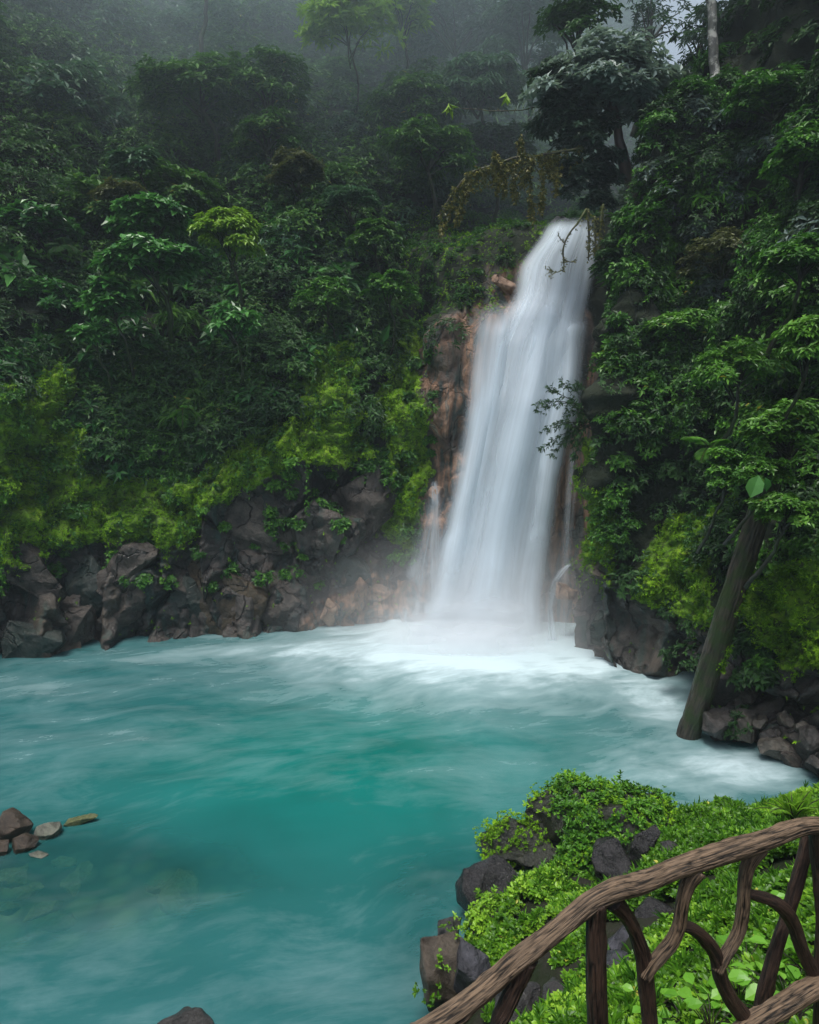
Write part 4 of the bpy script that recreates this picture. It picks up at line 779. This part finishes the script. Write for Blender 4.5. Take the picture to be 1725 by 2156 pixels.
# ------------------------------------------------------------------ ROCKS
def rock_mesh(size, seed, npts=16, cuts=4, rough=.06, bev=.05, tall=1.0):
    rng = random.Random(seed); bm = bmesh.new()
    for _ in range(npts):
        v = Vector((rng.gauss(0, 1), rng.gauss(0, 1), rng.gauss(0, 1))).normalized()*rng.uniform(.8, 1.05); bm.verts.new((v.x*size[0], v.y*size[1], v.z*size[2]))
    r = bmesh.ops.convex_hull(bm, input=bm.verts); bmesh.ops.delete(bm, geom=[g for g in r['geom_interior'] if isinstance(g, bmesh.types.BMVert)], context='VERTS')
    s = min(size); bmesh.ops.bevel(bm, geom=bm.edges[:], offset=s*bev, segments=2, affect='EDGES', profile=.6, clamp_overlap=True)
    bmesh.ops.triangulate(bm, faces=bm.faces)
    for _ in range(4):
        lm = s*.2; e = [e for e in bm.edges if e.calc_length() > lm]
        if not e: break
        bmesh.ops.subdivide_edges(bm, edges=e, cuts=1); bmesh.ops.triangulate(bm, faces=bm.faces)
    bm.normal_update(); so_ = Vector((seed*3.1, seed*1.7, 0))
    for v in bm.verts:
        q = v.co/s; d = mnoise.fractal(q*1.3+so_, 1.0, 2.0, 5)*rough*s*1.4 + mnoise.noise(q*.7+so_)*rough*s*1.5
        # chipped steps
        d -= s*rough*1.0*max(0, mnoise.noise(q*Vector((2.2, .7, .7))+so_*2)-.25)
        v.co += v.normal*d
    return bm
def rock(name, label, loc, size, mat, seed, rot=(0, 0, 0), group=None, cat='rock', parent=None, **kw):
    bm = rock_mesh(size, seed, **kw); me = bpy.data.meshes.new(name); bm.to_mesh(me); bm.free(); me.materials.append(mat)
    for p_ in me.polygons: p_.use_smooth = True
    o = bpy.data.objects.new(name, me); COL.objects.link(o); o.location = [float(v) for v in loc]; o.rotation_euler = rot
    if label: tag(o, label, cat, group)
    if parent: o.parent = parent
    return o
M_R1 = rock_mat('brown_green_rock', (.02, .014, .009), (.07, .05, .034), moss=.2, mosscol=(.05, .11, .02))
M_R2 = rock_mat('pale_speckled_rock', (.06, .062, .05), (.16, .17, .13), moss=.1, mosscol=(.09, .17, .05))
M_R3 = rock_mat('green_algae_rock', (.06, .08, .03), (.14, .15, .06), moss=.35, mosscol=(.09, .16, .02), rough=.5)
M_R4 = rock_mat('black_lichen_rock', (.012, .012, .012), (.05, .048, .046), lichen=-.12)
M_R5 = rock_mat('black_wet_rock', (.007, .007, .008), (.03, .028, .03), lichen=-.45, rough=.25)
M_R6 = rock_mat('slate_blue_rock', (.018, .019, .024), (.07, .07, .085), rough=.3)
M_R7 = rock_mat('brown_crusted_rock', (.03, .022, .016), (.1, .08, .06), lichen=-.25, moss=.02, licol=(.5, .38, .24))
M_R8 = rock_mat('cream_crusted_rock', (.06, .05, .045), (.13, .11, .1), lichen=.55, licol=(.55, .45, .33))
M_GREY = rock_mat('grey_brown_shore_rock', (.045, .04, .032), (.13, .115, .095), moss=.13)
M_GREYD = rock_mat('dark_shore_rock', (.016, .015, .014), (.06, .054, .05), moss=.14)
def onw(px, py, up=0): q = W(px, py); q[2] += up; return q
# left group in the water
rock('river_rock', 'tall brown rock at the left edge, highest of the group in the pool', onw(22, 1762, .18), (.42, .36, .38), M_R1, 3, (0, .1, .3))
rock('river_rock', 'pale grey-green speckled flat rock beside the tall brown one', onw(100, 1756, .05), (.3, .25, .22), M_R2, 8, (0, -.2, .3), npts=20)
rock('river_rock', 'long thin green-topped rock pointing right, farthest from the left edge', onw(166, 1732, .05), (.4, .15, .12), M_R3, 12, (0, -.22, .15))
rock('river_rock', 'dark brown rounded rock in front of the pale speckled one', onw(50, 1786, .08), (.3, .22, .2), M_R1, 21, (0, 0, .2), npts=26)
rock('river_rock', 'small brown rock cut off by the left edge below the tall one', onw(2, 1792, .05), (.25, .2, .24), M_R1, 25)
rock('river_rock', 'tiny pale green flat stone just under the rounded brown rock', onw(80, 1800, 0), (.22, .12, .06), M_R2, 27)
rock('river_rock', 'black rock with cream lichen patches rising at the bottom edge', onw(395, 2172, .05), (.42, .35, .3), M_R4, 33, npts=18)
lab_s = 'submerged yellow-green stone seen through the shallow water at the left'
for i, (a, b, s, dz) in enumerate([(20, 1830, .42, -.14), (95, 1880, .4, -.2), (150, 1835, .34, -.22), (135, 1790, .3, -.2), (60, 1845, .3, -.24), (380, 1838, .75, -.36), (10, 1885, .3, -.2), (30, 2010, .5, -.3), (175, 1800, .3, -.25), (330, 1830, .3, -.3), (120, 1905, .35, -.3), (45, 1815, .25, -.15)]):
    rock('submerged_stone', lab_s, onw(a, b, dz-.05), (s, s*.6, s*.35), M_R3, 40+i, (0, 0, i), group='submerged stones in the left shallows', cat='stone')
# foreground boulder and rocks
MB_ = W(1190, 1812, 0)
bld = empty('mossy_boulder', MB_, 'huge dark boulder overgrown with bright leafy plants at the pool edge', 'boulder')
M_BLD = rock_mat('boulder_rock', (.008, .01, .007), (.03, .032, .022), moss=.2, mosscol=(.025, .05, .006))
def local(px, py, Y): return P(px, py, Y)-MB_
b1 = rock('rock', None, local(1210, 1742, 11.9), (1.25, 1.1, .85), M_BLD, 51, (0, -.18, .1), parent=bld, rough=.12)
b2 = rock('rock', None, local(1320, 1735, 11.6), (.95, 1.0, .8), M_BLD, 52, (0, .1, .6), parent=bld, rough=.12)
b3 = rock('rock', None, local(1080, 1772, 11.9), (.85, .7, .42), M_BLD, 53, (0, -.3, .1), parent=bld, rough=.12)
b4 = rock('rock', None, local(1110, 1800, 11.4), (.75, .4, .2), M_BLD, 54, (0, -.1, .1), parent=bld, rough=.1)
b5 = rock('rock', None, local(1240, 1790, 11.2), (.9, .7, .7), M_BLD, 55, (0, .1, .6), parent=bld, rough=.12)
bpy.context.view_layer.update()
def cover_on(objs, n_, L, kind, seed, name='leafy_cover', parent=None, cond=None, mul=1, nl=7, jit=.05):
    rng = np.random.default_rng(seed); parts = []
    for o in objs:
        me = o.data; mw = np.array(o.matrix_world); v = np.zeros(len(me.vertices)*3); me.vertices.foreach_get('co', v); v = v.reshape(-1, 3)@mw[:3, :3].T+mw[:3, 3]
        vn = np.zeros(len(me.vertices)*3); me.vertices.foreach_get('normal', vn); vn = nrm(vn.reshape(-1, 3)@mw[:3, :3].T)
        i = rng.integers(0, len(v), n_); q = v[i]+rng.normal(0, jit, (n_, 3)); nv2 = vn[i]; k = (q[:, 2] > .05)
        if cond is not None: k &= cond(q, nv2)
        q, nv2 = q[k], nv2[k]; hgt = .05+.1*np.clip(fbm(q, 2.2, 3, seed)+.4, 0, 1.2); q = q+nv2*hgt[:, None]*rng.uniform(.2, 1, (len(q), 1))
        parts.append(rosettes(q, nrm(nv2+np.array([0, 0, .7])+rng.normal(0, .25, q.shape)), nl, L*rng.uniform(.7, 1.2, len(q)), .48, (.5, 1.4), .1, rng, np.clip(.42+.35*fbm(q, 1.8, 3, 6)+.15*nv2[:, 2], 0, .95), True))
    off_ = np.array(parent.location) if parent else 0
    parts = [(v-off_, f, t) for v, f, t in parts]
    return leaf_obj(name, parts, LM[kind], parent)
def bcond(q, nv):
    x, y, _ = proj(q); return (nv[:, 2] > -.35) & (vnoise(q*1.7, 12)+.5*vnoise(q*4, 13) > -.38) & ((x > 1150+45*vnoise(q*1.5, 2)) | ((nv[:, 2] > .5) & (vnoise(q*2, 5) > .2)))
cover_on([b1, b2, b5], 2600, .085, 'boulder', 5, parent=bld, cond=bcond)
cover_on([b1, b2, b3, b5], 1400, .05, 'moss', 15, 'moss_patches', bld, lambda q, nv: (nv[:, 2] > .3))
def gz_(px, py, Y, up): q = P(px, py, Y); return q
R_list = [
 ('shore_rock', 'dark brown rock with small white lichen dots at the water edge', 1028, 1872, 10.25, (.5, .42, .44), M_R5, 61, (0, .1, .5)),
 ('shore_rock', 'small dark wet rock under the mossy boulder', 1140, 1842, 10.9, (.24, .22, .2), M_ROCK, 62, (0, 0, 1)),
 ('shore_rock', 'small grey pointed stone right of the dark wet one', 1195, 1830, 10.9, (.16, .16, .2), M_R6, 63, (0, 0, 0)),
 ('shore_rock', 'small dark stone in front of the pointed one', 1168, 1865, 10.4, (.22, .2, .2), M_ROCK, 64, (0, .4, 2)),
 ('shore_rock', 'large brown rock with a cream-crusted peak at the water edge', 935, 2040, 8.55, (.42, .4, .56), M_R7, 65, (.1, .1, .3)),
 ('shore_rock', 'slate-blue slab leaning on the cream-peaked rock', 985, 2040, 8.3, (.3, .2, .46), M_R6, 66, (0, -.35, .3)),
 ('shore_rock', 'small dark rock tip behind the cream-peaked rock', 952, 1962, 9.3, (.22, .2, .2), M_ROCK, 67, (0, 0, .3)),
 ('bank_rock', 'pointed black slab standing behind the railing', 1352, 1785, 10.0, (.3, .22, .46), M_R5, 68, (0, .3, .2)),
 ('bank_rock', 'broad dark rock with a flat top left of the pointed slab', 1290, 1818, 10.0, (.42, .35, .4), M_R5, 69, (0, .1, .8)),
 ('bank_rock', 'wet black rock seen between the first two railing braces', 1385, 1960, 7.6, (.42, .36, .32), M_R5, 70, (0, .1, .4)),
 ('bank_rock', 'grey rock with a cream streak above the wet black one', 1345, 1915, 8.2, (.28, .24, .22), M_R4, 71, (0, 0, 2)),
 ('bank_rock', 'slate rock behind the first upright post', 1320, 1990, 7.3, (.3, .22, .2), M_R6, 72, (.2, 0, 1)),
 ('bank_rock', 'dark flat rock right of the first upright post', 1300, 2040, 6.8, (.28, .22, .16), M_R6, 73, (0, 0, 1.4)),
 ('bank_rock', 'cream-crusted brown rock framed by the railing braces', 1470, 2060, 5.9, (.2, .17, .19), M_R8, 74, (0, .2, .7)),
 ('bank_rock', 'black rock right of the wet one between braces', 1458, 1948, 7.4, (.26, .2, .26), M_R5, 75, (0, 0, .2)),
 ('bank_rock', 'dark low rock half sunk in leaves under the top rail on the right', 1640, 1880, 7.2, (.4, .25, .14), M_ROCK, 76, (0, 0, .2)),
 ('bank_rock', 'flat reddish-grey stone in the leaves by the large-leaved plants', 1565, 2030, 5.5, (.2, .16, .08), M_R6, 77, (0, 0, .2)),
 ('bank_rock', 'dark boulder at the bottom edge left of the first upright post', 1090, 2130, 6.9, (.36, .26, .24), M_ROCK, 78, (0, 0, .2)),
 ('bank_rock', 'small dark stone in the leaves above the bottom boulder', 1170, 2095, 6.9, (.2, .14, .12), M_ROCK, 79, (0, 0, .9)),
 ('bank_rock', 'small dark mound in the grass behind the pointed slab', 1415, 1790, 9.8, (.2, .16, .15), M_ROCK, 80, (0, 0, .2)),
 ('shore_rock', 'mossy dark rock tip at the bottom edge left of the railing', 810, 2150, 8.8, (.24, .22, .2), M_BLD, 81, (0, 0, .2)),
 ('shore_rock', 'mossy rock under the bright tuft beside the white-dotted rock', 1045, 1955, 9.4, (.4, .36, .34), M_BLD, 82, (0, 0, .2)),
]
RO_ = {}
for nm, lab, px, py, Y, sz, mt, sdd, rot in R_list: RO_[sdd] = rock(nm, lab, P(px, py, Y), tuple(v*1.18 for v in sz), mt, sdd, rot, rough=.05)
bpy.context.view_layer.update()
# right shore rocks below the cliff
i = 0
for lab, px, py, sz, mt, rot in [
 ('large grey-brown shore rock, first right of the leaning log', 1568, 1528, (.62, .5, .55), M_GREY, (0, .2, .3)),
 ('rounded dark rock at the foot of the cliff behind the log', 1515, 1520, (.5, .5, .55), M_GREYD, (0, .2, .3)),
 ('long grey slab dipping into the pool on the right shore', 1640, 1578, (.62, .4, .42), M_GREY, (0, .35, -.3)),
 ('pale ribbed slab at the water line near the right edge', 1668, 1592, (.5, .3, .3), M_CLIFFROCK, (0, .5, -.3)),
 ('squarish grey stone resting on top of the right shore pile', 1652, 1515, (.25, .25, .25), M_GREY, (0, .2, .9)),
 ('pale angular stone above the first grey-brown rock', 1600, 1520, (.28, .25, .25), M_GREY, (.3, .2, .3)),
 ('dark rock at the right edge of the shore pile', 1712, 1555, (.4, .35, .35), M_GREYD, (0, .2, .3)),
 ('small grey stone wedged at the right end of the pile', 1690, 1530, (.22, .2, .2), M_GREY, (0, .2, 2.3)),
 ('grey block sitting high on the cliff foot right of the log', 1575, 1462, (.3, .3, .3), M_CLIFFROCK, (0, .5, .3)),
 ('low dark stone at the right edge by the water', 1722, 1605, (.3, .3, .22), M_GREYD, (0, .2, .3)),
 ('small brown stone between the slab and the log', 1620, 1550, (.25, .25, .2), M_GREYD, (0, .2, .3)),
 ('dark boulder deep behind the log at the cliff foot', 1530, 1455, (.55, .5, .6), M_GREYD, (0, .1, .3)),
 ('orange-stained stone at the water line left of the log', 1436, 1440, (.22, .2, .35), M_TANROCK, (0, .1, .3)),
 ]:
    i += 1; q_ = snap(px, py, .1); rock('shore_boulder', lab, W(px, py, .1) if q_ is None else q_, sz, mt, 100+i, rot, cat='boulder', rough=.08)
# cliff foot rocks on the left
i = 0
for lab, px, py, Y, sz, mt, rot in [
 ('rounded dark purple boulder low at the far left', 55, 1215, 24.8, (1.3, .9, 1.1), M_CLIFFROCK, (0, 0, .3)),
 ('keystone-shaped wet boulder wedged between two others on the left', 186, 1240, 25.0, (.95, .8, 1.25), M_CLIFFROCKG, (0, .1, .2)),
 ('broad sloping grey boulder right of the keystone-shaped one', 282, 1205, 25.3, (1.4, .8, .85), M_CLIFFROCK, (0, -.35, .2)),
 ('dark boulder standing at the far left water line', 75, 1345, 23.6, (1.0, .7, .8), M_CLIFFROCKG, (0, -.5, .2)),
 ('purple boulder leaning at the water line left of the trickle', 160, 1320, 24.6, (.75, .6, .75), M_CLIFFROCK, (0, -.2, .2)),
 ('long reddish-grey boulder slanting down to the pool', 262, 1280, 25.1, (1.1, .6, .55), M_CLIFFROCK, (0, -.6, .2)),
 ('green-stained slab at the foot of the big cliff block', 375, 1270, 25.9, (.9, .6, 1.1), M_CLIFFROCKG, (0, -.4, .2)),
 ('tall pale grey cliff block with a flat face', 520, 1130, 26.1, (2.0, .8, 2.5), M_CLIFFROCK, (0, .18, .1)),
 ('brown lower cliff block under the pale flat-faced one', 470, 1255, 26.2, (1.5, .7, 1.5), rock_mat('brown_cliff_rock', (.02, .016, .011), (.075, .054, .03), moss=.03, sc=.55), (0, .05, -.1)),
 ('upper pale cliff block right of the dark cleft', 760, 1065, 26.6, (1.25, .7, 1.8), M_CLIFFROCK, (0, .1, .1)),
 ('dark green wet block under the upper pale one', 735, 1190, 26.6, (.95, .6, 1.0), M_CLIFFROCKG, (0, .3, .1)),
 ('narrow leaning slab between the dark clefts', 655, 1200, 26.4, (.5, .5, 1.4), M_CLIFFROCK, (0, .35, .1)),
 ('low brown slab by the water in the middle of the cliff foot', 590, 1270, 26.4, (.8, .5, .9), M_CLIFFROCK, (0, .4, .1)),
 ('tan mineral-stained rock low beside the spray', 790, 1270, 26.3, (.75, .5, .7), M_TANROCK, (0, .2, .1)),
 ('dark block beside the spray above the tan rock', 845, 1215, 26.4, (.5, .5, .75), M_CLIFFROCK, (0, .2, .5)),
 ('tan mineral-crusted rock at the left of the spray', 700, 1290, 26.3, (.55, .5, .6), M_TANROCK, (0, .2, .8)),
 ('cream knob of mineral rock beside the left edge of the falls', 918, 1040, 26.7, (.5, .35, .38), M_TANROCK, (0, .0, .3)),
 ('tan boulder split by a thin trickle at the right foot of the falls', 1196, 1240, 25.1, (.5, .4, .95), M_TANROCK, (0, .05, .3)),
 ('dark wet cliff block at the foot of the right cliff beside the falls', 1268, 1335, 23.8, (.5, .4, 1.0), M_CLIFFROCKG, (0, .05, .5)),
 ('orange ledge rock at the upper left edge of the falls', 1062, 604, 29.2, (.75, .45, .4), M_TANROCK, (0, .4, .3)),
 ('black wet boulder at the lip of the falls', 1180, 468, 31.2, (.8, .5, .4), M_ROCK, (0, .1, .3)),
 ('black wet boulder left of the lip of the falls', 1110, 505, 30.9, (.8, .5, .35), M_ROCK, (0, -.3, .3)),
 ]:
    i += 1; q_ = snap(px, py, .4) if (px < 870 or px > 1250) else None; sz = (sz[0]*1.3, sz[1]*.85, sz[2]*1.4) if px < 870 else sz; rock('cliff_boulder', lab, P(px, py, Y) if q_ is None else q_, sz, mt, 130+i, rot, cat='boulder', rough=.1, bev=.02, npts=11)
# ------------------------------------------------------------------ GROUND COVER on the bank
rng = np.random.default_rng(21); n_ = int(72000*D)
qx = rng.uniform(-1.5, 11, n_*3); qy = 2.6+(rng.random(n_*3)**1.15)*11.5; qz = bankz(qx, qy); q = np.stack([qx, qy, qz], 1)
x, y, dep = proj(q); ok = (qz > .1) & (x > 760) & (x < 1900) & (y < 2500) & (y > 1600)
ok &= rng.random(len(q)) < np.clip(.32+dep*.06, 0, 1)
thin = vnoise(q*1.1, 41)+.5*vnoise(q*2.9, 42); ok &= thin > -.4
for sdd, o in RO_.items():       # leave the faces of rocks clear
    d_ = np.linalg.norm((q[:, :2]-np.array(o.location)[:2]), axis=1); ok &= d_ > max(o.dimensions[:2])*.42
q = q[ok][:n_]; dep = dep[ok][:n_]
hgt = np.clip(fbm(q, 1.3, 4, 12)*.22+.14, .02, .45)*np.clip(dep/8, .5, 1); q[:, 2] += hgt*rng.uniform(.35, 1, len(q))
x, y, _ = proj(q); near_big = (q[:, 1] < 5.3) & (x > 1380)
sel = ~near_big | (rng.random(len(q)) < .35)
q, dep, hgt = q[sel], dep[sel], hgt[sel]
L_ = np.where(rng.random(len(q)) < .25, .05, .075)*np.clip((dep/8)**.35, .6, 1.15)*rng.uniform(.75, 1.25, len(q))
tn = np.clip(.3+.5*fbm(q, 1.1, 3, 6)+rng.normal(0, .14, len(q)), 0, .95)
o = leaf_obj('ground_cover', [rosettes(q, nrm(rng.normal(0, .35, q.shape)+np.array([0, -.15, 1])), 8, L_*.92, .6, (.7, 1.5), .08, rng, tn, True)], LM['cover']); tag(o, 'bright green low leafy plants covering the bank', kind='stuff')
# darker fine-leaved sprays
m_ = rng.random(len(q)) < .05; qq = q[m_]+np.array([0, 0, .03])
o = leaf_obj('ground_grass', [rosettes(qq, nrm(rng.normal(0, .4, qq.shape)+np.array([0, 0, 1])), 7, .16*rng.uniform(.6, 1.2, len(qq)), .12, (.15, .9), .05, rng, rng.uniform(.2, .9, len(qq)), True)], LM['boulder']); tag(o, 'thin grass blades between the leafy plants', kind='stuff')
cover_on([RO_[82], RO_[81]], 900, .07, 'cover', 8, 'rock_top_plants')
o = bpy.data.objects['rock_top_plants']; tag(o, 'bright plants growing over rocks by the water', kind='stuff')
cover_on([RO_[69], RO_[65], RO_[70]], 260, .06, 'cover', 9, 'rock_crevice_plants', None, lambda q, nv: (vnoise(q*2.2, 8) > .1) & (nv[:, 2] > -.2)); tag(bpy.data.objects['rock_crevice_plants'], 'small plants sprouting from cracks of bank rocks', kind='stuff')
# large heart-shaped leaves bottom right: individual plants
def bigplant(label, px, py, Y, n_, L, seed, wr=.8):
    rng = np.random.default_rng(seed); b = P(px, py, Y); b[2] = bankz(b[0], b[1])-.02; h = max(.12, P(px, py, Y)[2]-b[2]); rt = empty('large_leaf_plant', b, label, 'plant')
    ph = rng.uniform(0, 6.28, n_); rr = rng.uniform(.05, .26, n_); tips = np.stack([np.cos(ph)*rr, np.sin(ph)*rr, h*rng.uniform(.6, 1.1, n_)], 1)
    d = np.stack([np.cos(ph), np.sin(ph), rng.uniform(-.5, .1, n_)], 1); v, f, t = leaf_arrays(tips, d, np.array([0, -.2, 1])+rng.normal(0, .25, (n_, 3)), L*rng.uniform(.6, 1.1, n_), wr, rng.uniform(.2, .9, n_), True)
    mesh_obj('leaves', v, f, LM['big'], rt, smooth=False, attrs={'tint': t})
    tubes_obj('stems', [tube_arrays([(0, 0, 0), tips[i]*np.array([.4, .4, .7]), tips[i]], [.006, .004, .003], 5, .05) for i in range(n_)], M_MOSSBRANCH, rt)
for i, (lab, a, b, Y, n_, L) in enumerate([
 ('large-leaved bright plant right of the slanting back brace, with a round pale leaf', 1660, 2060, 4.2, 16, .15), ('large-leaved plant at the right edge between brace and end post', 1700, 2010, 4.5, 16, .14),
 ('long-leaved bright plant just left of the slanting back brace', 1575, 2010, 4.9, 16, .17), ('bright leafy plant behind the curved middle brace near the bottom', 1560, 2070, 4.4, 18, .13),
 ('yellow-green plant at the bottom between the two curved braces', 1500, 2120, 4.2, 20, .12), ('leafy plant at the bottom edge right of the first upright post', 1440, 2130, 4.6, 16, .13),
 ('small yellow-green plant low at the bottom, left of the curved brace', 1390, 2120, 5.0, 14, .11), ('low bright plant under the lower rail at the right', 1680, 2140, 3.7, 16, .11),
 ('tall leafy plant at the right edge under the top rail', 1712, 1900, 5.4, 16, .12), ('bright plant in the grass behind the slanting brace', 1620, 2100, 4.1, 18, .1)]): bigplant(lab, a, b, Y, n_, L, 300+i, .78)
fern('bank_fern', 'feathery ferns swaying above the far end of the top rail', P(1670, 1725, 9.6), [P(1605, 1690, 9.6), P(1640, 1672, 9.8), P(1690, 1668, 9.8), P(1740, 1680, 9.6), P(1720, 1705, 9.0), P(1620, 1712, 9.1), P(1655, 1690, 9.2), P(1580, 1705, 9.5), P(1700, 1685, 9.2), P(1665, 1665, 9.9), P(1710, 1662, 9.7), P(1650, 1672, 9.4), P(1625, 1680, 9.7), P(1735, 1700, 9.3)], 26, .11, 'cover', wr=.2)
fern('bank_fern', 'small soft fern in the leaves behind the pointed slab', P(1495, 1760, 10.2), [P(1465, 1740, 10.1), P(1500, 1728, 10.2), P(1530, 1745, 10.0), P(1480, 1760, 9.8), P(1520, 1765, 9.8)], 22, .09, 'cover', wr=.14)
# ------------------------------------------------------------------ RAILING
def ry(px): return float(np.interp(px, [700, 880, 1150, 1450, 1725, 1900], [2.3, 2.42, 2.55, 2.75, 3.0, 3.2]))
def cr(*pts, dy=0): return [P(CX+a*.5, 1432+b*.5, ry(CX+a*.5)+dy) for a, b in pts]
fb = P(1300, 2156, 2.6)-np.array([0, 0, .6]); fn = empty('rustic_railing', fb, 'rustic railing of thick barked branches on the viewpoint', 'railing')
def rail(name, pts, rad, mat, seed, ridge=.1, nseg=96, nr=24, wob=.012, step=.012):
    pts = [p_-fb for p_ in pts]; tubes_obj(name, [tube_arrays(pts, rad, nseg, step, ridge, seed, wob, nr)], mat, fn)
rail('top_rail', cr((-420, 1700), (-200, 1630), (-40, 1545), (60, 1480), (160, 1412), (265, 1340), (360, 1270), (450, 1192), (550, 1112), (650, 1028), (750, 940), (850, 888), (950, 865), (1100, 805), (1250, 755), (1400, 705), (1500, 668), (1620, 622), (1700, 612), (1760, 618)), [.052, .05, .05, .05, .049, .047, .046, .045, .045, .045, .048, .049, .047, .048, .05, .049, .047, .044, .042, .04], M_BARK, 2)
rail('post', cr((785, 930), (783, 1100), (790, 1300), (800, 1500), (805, 1900), (805, 2300), dy=.01), [.045, .046, .047, .049, .052, .055], M_BARKD, 12)
rail('brace', cr((850, 925), (905, 985), (955, 1060), (988, 1150), (1002, 1280), (1010, 1450), (1015, 1700), (1012, 2200), dy=.02), [.045, .036, .035, .036, .037, .038, .04, .042], M_BARKD, 22)
rail('brace', cr((1205, 800), (1165, 870), (1142, 950), (1130, 1030), (1100, 1100), (1050, 1160), (1012, 1205), (980, 1260), dy=.005), [.046, .034, .031, .032, .032, .031, .03, .028], M_BARK, 32)
rail('brace', cr((1130, 1035), (1185, 1050), (1240, 1095), (1285, 1165), (1310, 1260), (1355, 1350), (1420, 1430), (1480, 1480), dy=.03), [.02, .028, .032, .034, .036, .038, .04, .04], M_BARKD, 42)
rail('brace', cr((1480, 700), (1435, 780), (1418, 870), (1412, 960), (1395, 1050), (1360, 1120), (1322, 1172), (1295, 1225), dy=.012), [.05, .036, .031, .032, .032, .031, .03, .028], M_BARK, 52)
rail('brace', cr((1425, 900), (1485, 915), (1545, 945), (1595, 1000), (1630, 1080), (1665, 1160), (1700, 1230), (1730, 1300), dy=.03), [.02, .03, .034, .036, .036, .036, .036, .036], M_BARKD, 62)
rail('back_brace', cr((1695, 640), (1660, 760), (1622, 880), (1590, 1000), (1560, 1080), (1530, 1200), (1500, 1320), (1478, 1400), dy=.16), [.036, .034, .034, .034, .034, .035, .036, .036], M_BARKD, 72)
rail('end_post', cr((1715, 610), (1728, 800), (1735, 1000), (1738, 1200), (1740, 1500), (1740, 2200), dy=.03), [.05, .045, .042, .042, .044, .05], M_BARKD, 82)
rail('lower_rail', cr((1350, 1540), (1420, 1475), (1500, 1425), (1600, 1368), (1700, 1310), (1800, 1270), dy=-.02), [.05, .05, .051, .052, .052, .05], M_BARK, 92)
rail('post', cr((492, 1162), (445, 1275), (403, 1370), (375, 1450), (370, 1700), (370, 2200), dy=.02), [.06, .042, .04, .042, .045, .05], M_BARKD, 93)
# ------------------------------------------------------------------ LIGHT, AIR
EL, RO = math.radians(72), math.radians(215)
wd = bpy.data.worlds.new('World'); scene.world = wd; wd.use_nodes = True; nt = wd.node_tree; bg = nt.nodes['Background']
sk = nt.nodes.new('ShaderNodeTexSky'); sk.sky_type = 'NISHITA'; sk.sun_disc = False; sk.sun_elevation = EL; sk.sun_rotation = RO; sk.dust_density = 3; sk.air_density = 1.2
hs = nt.nodes.new('ShaderNodeHueSaturation'); hs.inputs['Saturation'].default_value = .55
nt.links.new(sk.outputs[0], hs.inputs['Color']); nt.links.new(hs.outputs[0], bg.inputs[0]); bg.inputs[1].default_value = .085
sl = bpy.data.lights.new('sun', 'SUN'); sl.energy = 1.5; sl.angle = math.radians(22); sl.color = (1, .97, .93)
so = bpy.data.objects.new('sun', sl); COL.objects.link(so)
dirv = Vector((math.sin(RO)*math.cos(EL), math.cos(RO)*math.cos(EL), math.sin(EL)))
so.rotation_euler = dirv.to_track_quat('Z', 'Y').to_euler(); so.location = (0, 0, 60)
m_h, nt, out = newmat('haze_air'); v = nt.nodes.new('ShaderNodeVolumePrincipled'); v.inputs['Color'].default_value = (.76, .88, 1, 1); v.inputs['Density'].default_value = HAZE; v.inputs['Anisotropy'].default_value = .2
nt.links.new(v.outputs[0], out.inputs['Volume'])
hx = np.array([(x, y, z) for x in (-165, 165) for y in (-165, 165) for z in (-3.4, 62)], float)
hf = np.array([(0, 1, 3, 2), (4, 6, 7, 5), (0, 4, 5, 1), (2, 3, 7, 6), (0, 2, 6, 4), (1, 5, 7, 3)])
hz = mesh_obj('haze', hx, hf, m_h, smooth=False); tag(hz, 'thin misty air in the gorge', kind='stuff')
m_c, nt, out = newmat('hanging_mist'); n = N(nt); v = nt.nodes.new('ShaderNodeVolumePrincipled'); v.inputs['Color'].default_value = (.78, .93, 1, 1)
nt.links.new(v.outputs[0], out.inputs['Volume']); tc = n.new('ShaderNodeTexCoord').outputs['Object']; ln = n.new('ShaderNodeVectorMath', operation='LENGTH'); nt.links.new(tc, ln.inputs[0])
f_ = n.math('SUBTRACT', 1, ln.outputs['Value'], clamp=True); f_ = n.math('MULTIPLY', f_, .036); nt.links.new(f_, v.inputs['Density'])
bm = bmesh.new(); bmesh.ops.create_icosphere(bm, subdivisions=4, radius=1.0); me = bpy.data.meshes.new('hanging_mist'); bm.to_mesh(me); bm.free(); me.materials.append(m_c)
o = bpy.data.objects.new('hanging_mist', me); COL.objects.link(o); o.location = (-5, 43, 37); o.scale = (48, 24, 22); tag(o, kind='stuff')
scene.view_settings.view_transform = 'Standard'; scene.view_settings.look = 'None'; scene.view_settings.exposure = EXPO; scene.view_settings.gamma = 1
scene.cycles.max_bounces = 6; scene.cycles.diffuse_bounces = 2; scene.cycles.glossy_bounces = 2; scene.cycles.transmission_bounces = 3
scene.cycles.transparent_max_bounces = 16; scene.cycles.volume_bounces = 2; scene.cycles.use_denoising = True
scene.cycles.sample_clamp_indirect = 4
